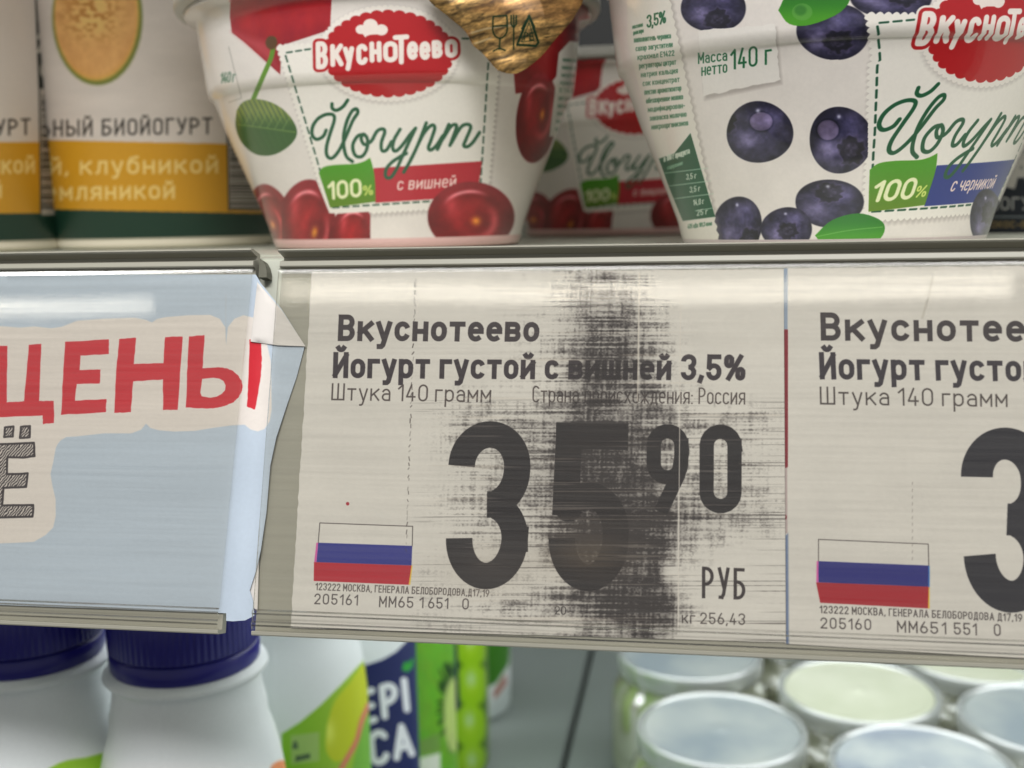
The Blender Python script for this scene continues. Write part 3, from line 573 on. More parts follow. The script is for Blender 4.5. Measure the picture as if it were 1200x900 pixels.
def blueberry(A, cx, cy, rx, ry, cal=(.2, .3), y0=-1e9, y1=1e9, x1=1e9, k=0, drop=None):
    m = 1.15; sl = A.win(cx - rx * m, min(cx + rx * m, x1), max(y0, cy - ry * m), min(cy + ry * m, y1))
    if sl is None: return
    u = (A.X[sl] - cx) / rx; v = (A.Y[sl] - cy) / ry; an = np.arctan2(v, u); r = np.sqrt(u * u + v * v) * (1 + .02 * np.sin(an * 3 + k))
    cov = np.clip((1 - r) * min(rx, ry) / 1.2 + .5, 0, 1); cov = np.where((A.X[sl] < x1) & (A.Y[sl] > y0) & (A.Y[sl] < y1), cov, 0)
    n = fbm(u * 3 + k, v * 3, k); b = np.stack([38 + 66 * (n - .4), 35 + 62 * (n - .4), 60 + 72 * (n - .4)], -1) * (1.12 - .45 * r ** 3)[..., None]
    b += np.exp(-((u + .4) ** 2 + (v - .3) ** 2) / .1)[..., None] * np.array([70, 66, 76]); b += np.exp(-((u - .35) ** 2 + (v + .45) ** 2) / .12)[..., None] * np.array([34, 32, 44])
    du, dv = u - cal[0], v - cal[1]; rc = np.sqrt(du ** 2 + dv ** 2) / .42; ac = np.arctan2(dv, du); star = rc * (1 + .07 * np.cos(5 * ac + k) + .07 * np.sin(11 * ac + k) + .3 * (vnoise(du * 9 + k, dv * 9, 4) - .5))
    b = b * (1 - .5 * sstep(1.2, .8, star))[..., None]; b += (np.exp(-((star - 1) / .12) ** 2) * (.4 + .6 * vnoise(ac * 3, rc * 2, 5)))[..., None] * np.array([34, 30, 40]); b *= (.8 + .45 * fbm(u * 5, v * 5, k + 9))[..., None]
    b += (sstep(.6, .4, rc) * vnoise(u * 14, v * 14, 2))[..., None] * np.array([40, 36, 44])
    if drop: dr = np.sqrt(((u - drop[0]) / .36) ** 2 + ((v - drop[1]) / .32) ** 2); b += (sstep(1, .9, dr))[..., None] * np.array([46, 38, 40]); b -= (np.exp(-((dr - 1) / .12) ** 2))[..., None] * np.array([26, 24, 26])
    b += np.exp(-((u + .05) ** 2 + (v + .7) ** 2) / .004)[..., None] * 150
    A.comp(sl, cov, b)
LOGO = 'Вкуснотеево'
def scallop(cx, cy, rx, ry, n, am, off=0.): return [(cx + (rx + am * (abs(math.sin(n * t / 2)) ** .5 - .6)) * math.cos(t), cy + (ry + am * (abs(math.sin(n * t / 2)) ** .5 - .6)) * math.sin(t)) for t in np.linspace(0, 2 * math.pi, 485)[:-1]]
def logo_text(A, wd, col):
    # slightly hand-drawn letters on a rising line
    t = 'ВкуснотТеево'; W = [(370.5, 81, 32, 14), (387.5, 78, 26, 15), (402.5, 77, 22, 13), (418, 76, 24, 13), (433.5, 73, 24, 14), (449.5, 73, 24, 17), (461, 75.5, 34, 19), (477.5, 70, 21, 13), (492, 70, 21, 13), (506.5, 68, 20.5, 12.5), (522, 67.5, 21, 14.5)]
    for ch, (x, y, h, w_) in zip('ВКУСНОТЕЕВО', W):
        c = {'Е': 'е', 'К': 'К', 'У': 'у', 'В': 'В'}.get(ch, ch); w_ -= 5.5
        if c == 'е': P = [[(0, .5), (1, .5)] + arc(.5, .62, .5, .38, 0, 180) + arc(.5, .4, .5, .4, 180, 320)]
        elif c == 'у': P = [[(0, 1), (.5, .25)], [(1, 1), (.35, -.35)]]
        elif c == 'Т': P = [[(0, 1), (1, 1)], [(.52, 1), (.5, 0)]]
        else: wq, P = glyph(c, 1., 1.); P = [[(a_ / max(wq, .01), b_) for a_, b_ in p] for p in P]
        A.strokes([[(x + 2.5 + a_ * w_ - b_ * .4, y - 2.5 - b_ * (h - 5) - a_ * w_ * .06) for a_, b_ in p] for p in P], wd, col, rnd=True)
SCR = [[(180, 100), (182, 125), (205, 135), (240, 115), (265, 80)],
       [(148, 243), (132, 276), (97, 292), (73, 268), (76, 222), (105, 180), (148, 158), (186, 160), (192, 190), (170, 260), (150, 335), (154, 382), (180, 394), (214, 358), (250, 290), (290, 195), (318, 150), (312, 128), (288, 140), (262, 190), (244, 262), (244, 330), (258, 385), (290, 412)],
       [(352, 264), (318, 276), (292, 325), (305, 378), (340, 385), (367, 348), (372, 292), (350, 264), (338, 290), (355, 320), (385, 308), (405, 285)],
       [(400, 290), (425, 247), (455, 236), (465, 255), (447, 310), (450, 352), (474, 350), (502, 305)],
       [(548, 238), (518, 290), (508, 335), (522, 356), (555, 330), (600, 270), (632, 232)], [(632, 232), (602, 295), (560, 385), (528, 455), (498, 498), (471, 494), (474, 452), (505, 415), (550, 385), (582, 368)],
       [(690, 203), (645, 320), (602, 410), (568, 470)], [(640, 330), (680, 255), (718, 216), (736, 230), (718, 290), (702, 335), (714, 350), (745, 325), (780, 272)],
       [(812, 212), (782, 280), (750, 346)], [(780, 290), (822, 224), (850, 213), (850, 240), (818, 325)], [(826, 312), (876, 228), (912, 211), (930, 228), (906, 290), (893, 325), (912, 332), (942, 308), (978, 255)]]
c2p = lambda L: [(350 + x / 4.615, 100 + y / 4.615) for x, y in L]
def front_panel(A, fruit, band):
    lab = (234, 228, 218)
    # the label card with its scalloped edge and drawn shadow line
    def edge(p, q, n, am):
        o = []
        for i in range(n * 4):
            t = i / (n * 4); dx, dy = q[0] - p[0], q[1] - p[1]; L = math.hypot(dx, dy); k = am * abs(math.sin(math.pi * t * n)); o.append((p[0] + dx * t + dy / L * k, p[1] + dy * t - dx / L * k))
        return o
    out = edge((325, 54), (586, 44), 40, 2.6) + edge((586, 44), (570, 240), 30, 2.6) + edge((570, 240), (386, 252), 30, 2.6) + edge((386, 252), (325, 54), 32, 2.6)
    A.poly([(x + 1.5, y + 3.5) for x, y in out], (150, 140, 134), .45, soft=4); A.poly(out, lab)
    G = (22, 74, 50)
    def dash(p, q, n, w=2.0):
        for i in range(n):
            a, b = (i + .18) / n, (i + .78) / n; A.strokes([[(p[0] + (q[0] - p[0]) * a, p[1] + (q[1] - p[1]) * a), (p[0] + (q[0] - p[0]) * b, p[1] + (q[1] - p[1]) * b)]], w, G, rnd=True)
    dash((334, 63), (388, 243), 15); dash((334, 62), (366, 57), 3); dash((388, 243.5), (564, 232), 15); dash((574, 47), (562, 232), 15); dash((540, 45), (574, 46), 3)
    # logo
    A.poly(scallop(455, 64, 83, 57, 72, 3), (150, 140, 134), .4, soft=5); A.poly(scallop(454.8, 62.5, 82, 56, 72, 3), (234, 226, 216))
    logo_text(A, 17, (234, 226, 216)); A.poly(scallop(454.8, 62.8, 76, 50, 34, 3.8), (176, 22, 28)); logo_text(A, 12.5, (176, 22, 28)); logo_text(A, 6.0, (238, 226, 216))
    for x, y, r in ((423, 34.5, 5.5), (434, 29.5, 7.5), (447, 35, 6.5), (430, 38, 4)): A.ell(x, y, r * 1.15, r, (236, 222, 212))
    A.poly([(422, 33), (448, 33), (448, 40), (431, 41), (428, 44), (425, 40)], (236, 222, 212))
    # band, leaf and words
    A.poly(c2p([(405, 448), (992, 410), (976, 520), (966, 600), (415, 636)]), band)
    A.strokes([catmull(c2p(p)) for p in SCR], 4.0, (24, 84, 52), rnd=True)
    A.poly(catmull(c2p([(108, 472), (135, 442), (200, 430), (300, 425), (350, 412), (385, 392)]), 4) + catmull(c2p([(388, 400), (400, 440), (411, 500), (416, 630)]), 4) + c2p([(170, 662)]), lambda x, y: np.stack([74 + 22 * sstep(190, 250, y), 150 - 20 * sstep(190, 250, y), 22 + 0 * x], -1))
    text(A, '100', c2p([(158, 622)])[0], c2p([(342, 603)])[0], 22, .17, (236, 238, 190), up=(-.04, -1), rnd=True, gap=.1); text(A, '%', c2p([(348, 598)])[0], c2p([(402, 592)])[0], 12, .14, (214, 226, 120), up=(-.02, -1), rnd=True)
    text(A, 'с ' + fruit, c2p([(530, 568)])[0], c2p([(848, 550)])[0], 14.5, .12, (244, 218, 208), up=(.12, -1), xh=.75, rnd=True, b=.8)
def tiny_lines(A, lines, x0, x1, y0, dy, cap, col, skew=-.12, wt=.13, a=.9):
    for i, s in enumerate(lines):
        y = y0 + i * dy; p = x0(y) if callable(x0) else x0; q = x1(y) if callable(x1) else x1; text(A, s, (p, y), (q, y + (q - p) * skew), cap, wt, col, up=(0, -1), a=a, b=.8)
def foil_material(img):
    m = printed('wood_print_foil', img, .3); N = m.node_tree.nodes; L = m.node_tree.links; B = N['Principled BSDF']; B.inputs['Metallic'].default_value = .45
    tc = N.new('ShaderNodeTexCoord'); n = N.new('ShaderNodeTexVoronoi'); n.inputs['Scale'].default_value = 130; L.new(tc.outputs['Object'], n.inputs[0]); b = N.new('ShaderNodeBump'); b.inputs['Strength'].default_value = .5; b.inputs['Distance'].default_value = .0012
    L.new(n.outputs['Distance'], b.inputs['Height']); L.new(b.outputs[0], B.inputs['Normal']); return m
# --- cherry cup, front row
e, c1, A, TH1, Z1 = cup(467, .277, 'cherry yogurt cup with a wood printed foil tab hanging over its rim')
A.img *= (1 + .05 * (fbm(A.X / 30, A.Y / 24, 2) - .5))[..., None]
k3 = lambda L: [(x / 3, y / 3) for x, y in L]
A.poly(k3([(812, -80), (808, 60), (815, 115), (860, 150), (985, 262), (990, 160), (1160, 105), (1170, -80)]), lambda x, y: np.stack([150 + 36 * fbm(x / 14, y / 30, 3) - 20 * sstep(20, 60, y), 22 + 14 * fbm(x / 14, y / 30, 3), 30 + 12 * fbm(x / 14, y / 30, 4)], -1))
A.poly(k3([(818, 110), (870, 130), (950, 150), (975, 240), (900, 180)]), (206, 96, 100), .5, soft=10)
A.poly([(612, -20), (600, 60), (604, 110), (640, 104), (668, 70), (690, 20), (690, -20)], lambda x, y: np.stack([120 + 30 * fbm(x / 14, y / 30, 3), 18 + 0 * x, 24 + 0 * x], -1))
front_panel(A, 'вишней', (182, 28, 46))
cherry(A, 552, 254, 51, 41, 0, (.12, .1), 289); cherry(A, 320, 258, 24, 44, -.35, (-.1, .1), 286, clip=[(290, 200), (340, 214), (345, 292), (290, 292)]); cherry(A, 358, 262, 34, 52, .15, (.35, .15), 284, clip=[(330, 195), (366, 200), (386, 250), (434, 250), (434, 292), (330, 292)]); cherry(A, 412, 275, 26, 36, .2, (2, 2), 284, clip=[(386, 251), (434, 248), (434, 292), (384, 292)])
cherry(A, 629, 138, 24, 53, .12, (.25, -.1))
A.strokes([catmull([(321, 46), (318, 66), (308, 90), (296, 118)])], 5.5, (96, 140, 40), rnd=True); A.ell(318, 50, 7, 8, (90, 62, 34), soft=2)
lf = [(277, 130), (284, 120), (298, 116), (318, 120), (336, 132), (348, 152), (342, 168), (322, 181), (300, 181), (283, 167), (276, 148)]
A.poly(catmull(lf + lf[:1], 4), lambda x, y: np.stack([54 + 60 * sstep(152, 128, y) + 26 * np.sin((x - y * .5) * 1.1) * sstep(150, 132, y), 92 + 40 * sstep(152, 128, y) + 22 * np.sin((x - y * .5) * 1.1) * sstep(150, 132, y), 40 + 30 * sstep(152, 128, y)], -1)); A.strokes([[(279, 146), (310, 150), (346, 155)]], 1.2, (120, 150, 70), .8)
for i in range(6): A.strokes([catmull([(286 + i * 9, 147 + i), (291 + i * 9, 138 + i), (294 + i * 9, 126 + i * 2.6)])], .9, (128, 156, 84), .7, soft=1); A.strokes([catmull([(286 + i * 9, 148 + i), (294 + i * 8, 162), (302 + i * 7, 176 - i * 1.5)])], .8, (64, 104, 48), .7, soft=1)
st = [(655, 62), (668, 48), (692, 52), (688, 90), (680, 125), (668, 160), (644, 160), (650, 110)]
A.poly(st, (226, 222, 212))
tiny_lines(A, ['молоко цельное', 'вишня сахар', 'загустители', 'крахмал', 'Е1422', 'регуляторы', 'кислотности', 'лимонная', 'концентрат', 'ароматизатор'], lambda y: 660 - (y - 70) * .11, lambda y: 684 - (y - 70) * .16, 72, 9, 5, (30, 96, 60), .06)
text(A, 'Йо', (632, 218), (648, 214), 26, .1, (60, 120, 90), up=(.3, -1), a=.7)
A.strokes([[(268, 55), (274, 80), (283, 115)], [(283, 115), (268, 120)]], 1, (120, 116, 104), .5); text(A, '140 г', (258, 98), (275, 96), 13, .12, (40, 96, 66), up=(.1, -1), a=.8)
with np.errstate(invalid='ignore'): A.img[(Z1 < .0026)] = np.array((222, 182, 176)) / 255
# repeat the printed front on the unseen back
h = A.w // 2; qn = A.w // 4
img1 = A.image('cherry_print'); m_cherry = printed('cherry_cup_print', img1, .34, coat=.75, bump=.25)
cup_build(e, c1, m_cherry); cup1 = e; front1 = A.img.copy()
# the hanging foil tab of its lid
fl_ = [(496, -22), (503, 0), (520, 14), (545, 35), (553, 50), (567, 63), (583, 82), (600, 87), (613, 83), (633, 67), (653, 43), (670, 23), (683, 0), (690, -22)]
PP = CAM + ray(600, 40) * .2215; N0 = nrm(CAM - PP); N0 = nrm(np.array([N0[0], N0[1], 0.])); TX = np.cross([0, 0, 1.], -N0) * -1; TX = np.cross(-N0, [0, 0, 1.]) 
def tab_uv(px, py): d = ray(px, py); p = CAM + d * (((PP - CAM) @ N0) / (d @ N0)) - PP; return p @ TX, p[2]
o2 = [tab_uv(*p) for p in catmull(fl_ + [(683, -24)], 3)]; ux = [p[0] for p in o2]; uy = [p[1] for p in o2]; ub = (min(ux), max(ux), min(uy), max(uy))
gx, gy = np.meshgrid(np.linspace(ub[0], ub[1], 560), np.linspace(ub[2], ub[3], 340)); XX, YY = project(PP + gx[..., None] * TX + gy[..., None] * np.array([0, 0, 1.])); T = Art(XX, YY, (150, 116, 66))
x, y = T.X, T.Y; yy = y + .28 * x + 8 * fbm(x / 40, y / 30, 5); lg = ((yy + 5 * vnoise(x / 16, y / 9, 3)) / 17) % 1; gr = .55 * fbm(x / 14, yy / 3.2, 7) + .45 * fbm(x / 4, yy / 2, 8)
b = np.stack([176 + 0 * x, 138 + 0 * x, 82 + 0 * x], -1) * (.15 + 1.45 * gr)[..., None] * (.55 + .6 * np.sin(np.clip(lg, 0, 1) * math.pi) ** .6)[..., None]; b *= (1 - .5 * sstep(.86, .97, vnoise(x / 15, yy / 5, 9)))[..., None]
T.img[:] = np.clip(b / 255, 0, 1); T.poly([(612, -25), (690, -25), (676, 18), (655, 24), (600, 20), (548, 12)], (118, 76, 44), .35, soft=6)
T.strokes([[(545, 38), (570, 33), (600, 31)], [(552, 50), (575, 44)]], 1.6, (222, 204, 168), .7, soft=1.5)
G = (18, 48, 26)
T.strokes([catmull([(578, 20), (578, 38), (586, 45), (594, 38), (594, 20)]), [(578, 20), (594, 20)], [(586, 45), (585, 57)], [(578, 59), (585, 56), (592, 59)], [(578, 31), (594, 31)]], 1.8, G, rnd=True)
T.strokes([[(599, 20), (599, 30), (602, 34), (605, 30), (605, 20)], [(602, 20), (602, 58)]], 1.7, G, rnd=True)
T.strokes([[(606, 53), (620, 20), (631, 50)], [(631, 50), (628, 54), (606, 53)], [(612, 35), (620, 21), (626, 33)]], 2.8, G, rnd=True); T.strokes([[(611, 50), (620, 28), (626, 48), (611, 50)]], 1.0, G, rnd=True); text(T, 'РЕ', (614, 48), (625, 48), 9, .14, G, up=(0, -1))
vs, _, fs, *_ = delaunay_2d_cdt([Vector(p) for p in o2] + [Vector((a, b_)) for a in np.arange(ub[0], ub[1], .0025) for b_ in np.arange(ub[2], ub[3], .0025)], [], [list(range(len(o2)))], 1, 1e-7)
V = [PP + v[0] * TX + v[1] * np.array([0, 0, 1.]) + N0 * (.0012 * math.sin(v[0] * 260 + 1) + .0009 * math.sin(v[1] * 420 + v[0] * 90) - .5 * (v[0] - (ub[0] + ub[1]) / 2) ** 2 / .05) for v in vs]
U = [((v[0] - ub[0]) / (ub[1] - ub[0]), (v[1] - ub[2]) / (ub[3] - ub[2])) for v in vs]
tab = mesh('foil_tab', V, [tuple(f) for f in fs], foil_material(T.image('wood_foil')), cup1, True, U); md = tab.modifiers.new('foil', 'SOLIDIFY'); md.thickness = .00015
# --- the same cup one place further back, and a third behind
c = axis_at(716, .395); e2 = empty('yogurt_cup', (c[0], c[1], SHELF_Z)); tag(e2, 'second cherry yogurt cup, half hidden between the cherry and blueberry cups', 'yogurt cup')
# turn: print centre of the first cup faces the lens here as well
cup_build(e2, c, m_cherry)
th1 = math.atan2(CAM[0] - c1[0], c1[1] - CAM[1])
def spin(e, c, ang):
    for ch in e.children:
        R_ = Matrix.Translation(Vector((c[0], c[1], 0))) @ Matrix.Rotation(ang, 4, 'Z') @ Matrix.Translation(Vector((-c[0], -c[1], 0))); ch.data.transform(R_)
spin(e2, c, .02)
# --- blueberry cup
e3, c3, A, TH3, Z3 = cup(972, .232, 'blueberry yogurt cup with a green nutrition table, behind the clean price tag', 2700, 700)
A.img *= (1 + .05 * (fbm(A.X / 30, A.Y / 24, 2) - .5))[..., None]
blueberry(A, 977, 37, 43, 33, (.1, .35), -40, 70, k=1); blueberry(A, 1045, -4, 48, 26, (.3, 0), -40, 22, k=2); blueberry(A, 836, 8, 38, 30, (.1, .5), -40, 37, k=3)
A.poly(catmull([(912, 12), (925, -8), (960, -14), (995, -6), (985, 14), (950, 29), (925, 28), (912, 12)], 4), lambda x, y: np.stack([40 + 30 * sstep(0, 25, y), 120 + 30 * sstep(0, 25, y), 24 + 0 * x], -1)); A.ell(940, 14, 12, 10, (96, 160, 70), .6); A.ell(938, 12, 7, 6, (40, 110, 30), .7, soft=3)
# front panel drawn in the first cup's own coordinates, turned
dth = .0
P0 = Art(np.zeros_like(A.X), np.zeros_like(A.X), (0, 0, 0)); del P0
def panel_grid(TH, Z, target_px, ref_px):
    # angle on this cup under target_px -> angle on the first cup under ref_px
    def ang_at(c, px):
        best = None
        for t in np.linspace(-1.5, 1.5, 1501):
            r = .0380; P = np.array([c[0] + r * math.sin(t), c[1] - r * math.cos(t), SHELF_Z + .023]); x, y = project(P)
            vis = (P - CAM)[:2] @ np.array([math.sin(t), -math.cos(t)])
            if vis < 0 and (best is None or abs(x - px) < best[0]): best = (abs(x - px), t)
        return best[1]
    d = ang_at(c1, ref_px) - ang_at(c3, target_px); t1 = TH + d; Z = Z * 1.034 + .0029
    pz = np.array([p[1] for p in CUP]); pr = np.array([p[0] for p in CUP]); R_ = np.interp(Z, pz, pr)
    P = np.stack([c1[0] + R_ * np.sin(t1), c1[1] - R_ * np.cos(t1), SHELF_Z + Z], -1); X, Y = project(P); bad = np.abs((t1 - th1 + math.pi) % (2 * math.pi) - math.pi) > 1.4
    return np.where(bad, np.nan, X), np.where(bad, np.nan, Y)
gX, gY = panel_grid(TH3, Z3, 1034, 372); sv = (A.X, A.Y); A.X, A.Y = gX.astype(np.float32), gY.astype(np.float32)
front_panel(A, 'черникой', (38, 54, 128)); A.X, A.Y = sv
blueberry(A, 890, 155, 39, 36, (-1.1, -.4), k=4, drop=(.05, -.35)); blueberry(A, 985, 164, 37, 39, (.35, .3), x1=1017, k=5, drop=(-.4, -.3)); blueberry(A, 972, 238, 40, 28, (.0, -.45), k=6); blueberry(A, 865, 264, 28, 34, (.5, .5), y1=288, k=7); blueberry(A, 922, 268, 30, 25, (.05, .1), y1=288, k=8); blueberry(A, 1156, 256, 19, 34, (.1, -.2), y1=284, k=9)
A.poly(catmull([(955, 276), (975, 258), (1005, 250), (1030, 257), (1037, 268), (1028, 282), (1000, 286), (965, 284), (955, 276)], 4), lambda x, y: np.stack([34 + 40 * sstep(255, 285, y), 118 + 36 * sstep(255, 285, y), 30 + 0 * x], -1)); A.strokes([catmull([(958, 277), (995, 270), (1034, 266)])], 1, (120, 180, 90), .7)
# net weight slip
sp = [(818, 36), (908, 28), (914, 94), (824, 113)]
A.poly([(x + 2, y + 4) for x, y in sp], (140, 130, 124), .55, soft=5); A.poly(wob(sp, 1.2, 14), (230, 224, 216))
GR = (20, 96, 56)
text(A, 'Масса', (818, 75), (852, 71), 13, .12, GR, up=(0, -1), b=.8); text(A, 'нетто', (822, 89), (852, 85), 13, .12, GR, up=(0, -1), b=.8, xh=.78); text(A, '140 г', (856, 82), (904, 75), 24, .1, GR, up=(0, -1), b=.75)
# left text column with scalloped edge and nutrition table
col = [(735, -20), (785, -20)] + [(785 + (y - 5) * .205 + (2.2 if i % 2 else 0), y) for i, y in enumerate(range(0, 290, 5))] + [(815, 292), (800, 292), (735, 50)]
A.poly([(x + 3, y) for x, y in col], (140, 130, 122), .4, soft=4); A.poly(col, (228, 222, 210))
text(A, '3,5%', (758, 33), (780, 27), 15, .13, GR, up=(0, -1)); text(A, 'массовая', (741, 34), (753, 31), 5, .13, GR, up=(0, -1)); text(A, 'доля жира', (742, 41), (754, 38), 5, .13, GR, up=(0, -1))
tiny_lines(A, ['наполнитель черника', 'сахар загустители', 'крахмал Е1422', 'регуляторы цитрат', 'натрия кальция', 'сок концентрат', 'пектин ароматизатор', 'обезжиренное молоко', 'модифицирован-', 'закваска молочно', 'микроорганизмов'], lambda y: 743 + (y - 50) * .2, lambda y: 786 + (y - 50) * .2, 50, 10.2, 6.6, (30, 100, 62), -.12, .14)
tb = [(772, 186), (790, 180), (809, 156), (838, 254), (800, 259), (784, 220)]
A.poly(tb, (16, 84, 54)); text(A, 'в 100 г продукта', (778, 190), (808, 180), 7.5, .15, (220, 226, 210), up=(0, -1), b=.7); text(A, 'содержание', (782, 199), (800, 193), 5, .13, (150, 190, 160), up=(0, -1))
for i, (s_, y) in enumerate((('3,5 г', 211), ('3,5 г', 226), ('14,0 г', 241), ('25 г', 253))):
    text(A, s_, (804 + i * 4.2, y), (816 + i * 4.4, y - 2), 7, .13, (226, 230, 214), up=(0, -1), b=.7)
for y in (201, 216, 231): A.strokes([[(775 + (y - 190) * .35, y + 2), (829 + (y - 200) * .22, y - 4)]], 1, (200, 214, 196), .8)
A.strokes([[(815, 247), (834, 244)]], .9, (200, 214, 196), .8)
text(A, '425 кДж 101,3 ккал', (806, 268), (834, 264), 5, .14, GR, up=(0, -1), b=.7)
with np.errstate(invalid='ignore'): A.img[(Z3 < .0016)] = np.array((206, 190, 190)) / 255
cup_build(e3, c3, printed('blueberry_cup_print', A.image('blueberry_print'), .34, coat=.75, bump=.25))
# --- a pale cup far behind, seen between them, and a dark pudding cup to the right
c = axis_at(1228, .325); DK = [(.028, .0), (.029, .001), (.034, .055), (.036, .0555), (.036, .057)]
e4 = empty('yogurt_cup', (c[0], c[1], SHELF_Z)); tag(e4, 'dark navy cup with pale lettering at the right edge of the shelf', 'yogurt cup')
A, T4, Z4 = lathe_art(c, SHELF_Z, DK, (0, .057), 1600, 560, (30, 36, 48), 1.2)
text(A, 'СА', (1148, 220), (1212, 221), 52, .2, (196, 192, 186), up=(0, -1)); text(A, 'ЙОГУРТ', (1158, 246), (1236, 246), 15, .15, (190, 190, 186), up=(0, -1))
A.strokes([[(1154, 254), (1300, 254)]], 1.5, (150, 160, 160)); text(A, 'кокос-ваниль', (1154, 267), (1240, 267), 9, .16, (168, 140, 84), up=(0, -1), xh=.9)
with np.errstate(invalid='ignore'): A.img[A.Y > 274] = np.array((150, 160, 154)) / 255
lathe('cup_wall', c, SHELF_Z, DK, printed('navy_cup_print', A.image('navy_print'), .4), e4, 96, (0, .057)); lathe('lid', c, SHELF_Z, [(.0355, .057), (.037, .0575), (.037, .060), (.034, .061)], m_lid, e4, 64)
# --- tall bio yogurt pots on the left
BIO = [(.0300, .0), (.0318, .0006), (.0322, .0020), (.0320, .0030), (.0326, .0033), (.0350, .098), (.0362, .0985), (.0362, .100)]
def bio(px, dist, label, rot):
    c = axis_at(px, dist); e = empty('yogurt_pot', (c[0], c[1], SHELF_Z)); tag(e, label, 'yogurt pot', 'tall bio yogurt pots'); return e, c
eb, cb = bio(195, .333, 'tall melon and strawberry bio yogurt pot beside the cherry cup', 0)
A, TB, ZB = lathe_art(cb, SHELF_Z, BIO, (0, .1), 2000, 900, (226, 214, 206), .8, 86)
A.img *= (1 + .07 * (fbm(A.X / 70, A.Y / 16, 2) - .5))[..., None]
with np.errstate(invalid='ignore'):
    YY = A.Y - (A.X - 170) * .02
    A.img[(YY > 166.5)] = np.array((218, 158, 36)) / 255; A.img[(YY > 247.5)] = np.array((22, 58, 44)) / 255; A.img[(ZB < .0031)] = np.array((214, 206, 186)) / 255
    full = np.isnan(A.X); A.img[full & (ZB < .031)] = np.array((218, 158, 36)) / 255; A.img[full & (ZB < .0105)] = np.array((22, 58, 44)) / 255; A.img[full & (ZB < .0031)] = np.array((214, 206, 186)) / 255
def melon(x, y): n = fbm(x / 9, y / 9, 3); r = np.sqrt(((x - 112) / 55) ** 2 + ((y - 20) / 80) ** 2); return np.stack([232 - 60 * sstep(.88, 1, r) + 26 * (n - .5), 172 + 4 * sstep(.8, 1, r) + 34 * (n - .5), 104 - 30 * sstep(.8, 1, r) + 26 * (n - .5)], -1)
A.ell(114, 20, 53, 80, (120, 128, 50), soft=3); A.ell(113, 17, 50, 78, melon, soft=3)
sl = A.win(72, 150, -60, 56)
if sl: x = A.X[sl]; y = A.Y[sl]; q = np.exp(-((x - 108) / 30) ** 2 - ((y - 5) / 40) ** 4); n = vnoise(x / 4.2, y / 3.4, 12); A.comp(sl, q * sstep(.42, .7, n) * .8, (240, 204, 118)); A.comp(sl, q * sstep(.5, .3, n) * .75, (178, 116, 40))
text(A, 'НАТУРАЛЬНЫЙ БИОЙОГУРТ', (-60, 162), (249, 157), 19.5, .13, (52, 46, 44), up=(0, -1), b=.72); text(A, 'с дыней, клубникой', (-50, 206), (256, 203), 22, .15, (246, 212, 130), up=(0, -1), b=.8); text(A, 'и земляникой', (10, 236), (205, 233), 22, .15, (246, 212, 130), up=(0, -1), b=.8)
bq = A.win(264, 330, 60, 249)
A.poly([(264, 60), (340, 60), (340, 165), (264, 165)], (226, 214, 206)); A.poly([(266, 150), (340, 150), (340, 248), (268, 246)], (196, 186, 176))
yb = 150
while yb < 246: hh = random.choice((1, 1.6, 2.6, 3.6)); A.poly([(270, yb), (336, yb), (336, yb + hh), (270, yb + hh)], (24, 24, 26)); yb += hh + random.choice((1.2, 2, 3))
A.strokes([[(266.5, 150), (268.5, 246)]], 2, (30, 32, 32))
# the left pot shows the barcode side; paint the same strip further round, in the other pot's place
m_bio1 = printed('bio_pot_print', A.image('bio_print'), .42, bump=.1); lathe('pot_wall', cb, SHELF_Z, BIO, m_bio1, eb, 96, (0, .1)); lathe('lid', cb, SHELF_Z, [(.036, .1), (.0372, .1005), (.0372, .105), (.034, .106)], m_lid, eb, 64)
el, cl_ = bio(-52, .318, 'tall bio yogurt pot cut off by the left edge, its barcode panel showing', 0)
A, TB, ZB = lathe_art(cl_, SHELF_Z, BIO, (0, .1), 2000, 900, (226, 214, 206), .8, 89)
with np.errstate(invalid='ignore'):
    A.img[(A.Y > 166.5)] = np.array((218, 158, 36)) / 255; A.img[(A.Y > 250)] = np.array((22, 58, 44)) / 255
    full = np.isnan(A.X); A.img[full & (ZB < .031)] = np.array((218, 158, 36)) / 255; A.img[full & (ZB < .0105)] = np.array((22, 58, 44)) / 255; A.img[(ZB < .0031)] = np.array((214, 206, 186)) / 255
text(A, 'БИОЙОГУРТ', (-93, 162), (36, 158), 19.5, .13, (52, 46, 44), up=(0, -1), b=.72); text(A, 'клубникой', (-82, 206), (41, 203), 22, .15, (246, 212, 130), up=(0, -1), b=.8); text(A, 'земляникой', (-150, 234), (2, 232), 22, .15, (246, 212, 130), up=(0, -1), b=.8)
A.poly([(40, -30), (90, -30), (90, 104), (45, 104)], (34, 38, 34)); text(A, '29', (44, 62), (60, 62), 24, .13, (206, 200, 190), up=(0, -1)); text(A, 'БИО', (44, 24), (60, 24), 8, .13, (206, 200, 190), up=(0, -1)); A.ell(51, 82, 4, 9, (196, 190, 180))
A.poly([(45, 104), (90, 104), (90, 252), (47, 252)], (196, 186, 176)); yb = 112
while yb < 246: hh = random.choice((1, 1.6, 2.6, 3.4)); A.poly([(49, yb), (90, yb), (90, yb + hh), (49, yb + hh)], (24, 24, 26)); yb += hh + random.choice((1.2, 2, 3))
A.strokes([[(46, 104), (48, 251)]], 1.6, (30, 32, 32))
lathe('pot_wall', cl_, SHELF_Z, BIO, printed('bio_pot_print', A.image('bio_print_left'), .42, bump=.1), el, 96, (0, .1)); lathe('lid', cl_, SHELF_Z, [(.036, .1), (.0372, .1005), (.0372, .105), (.034, .106)], m_lid, el, 64)
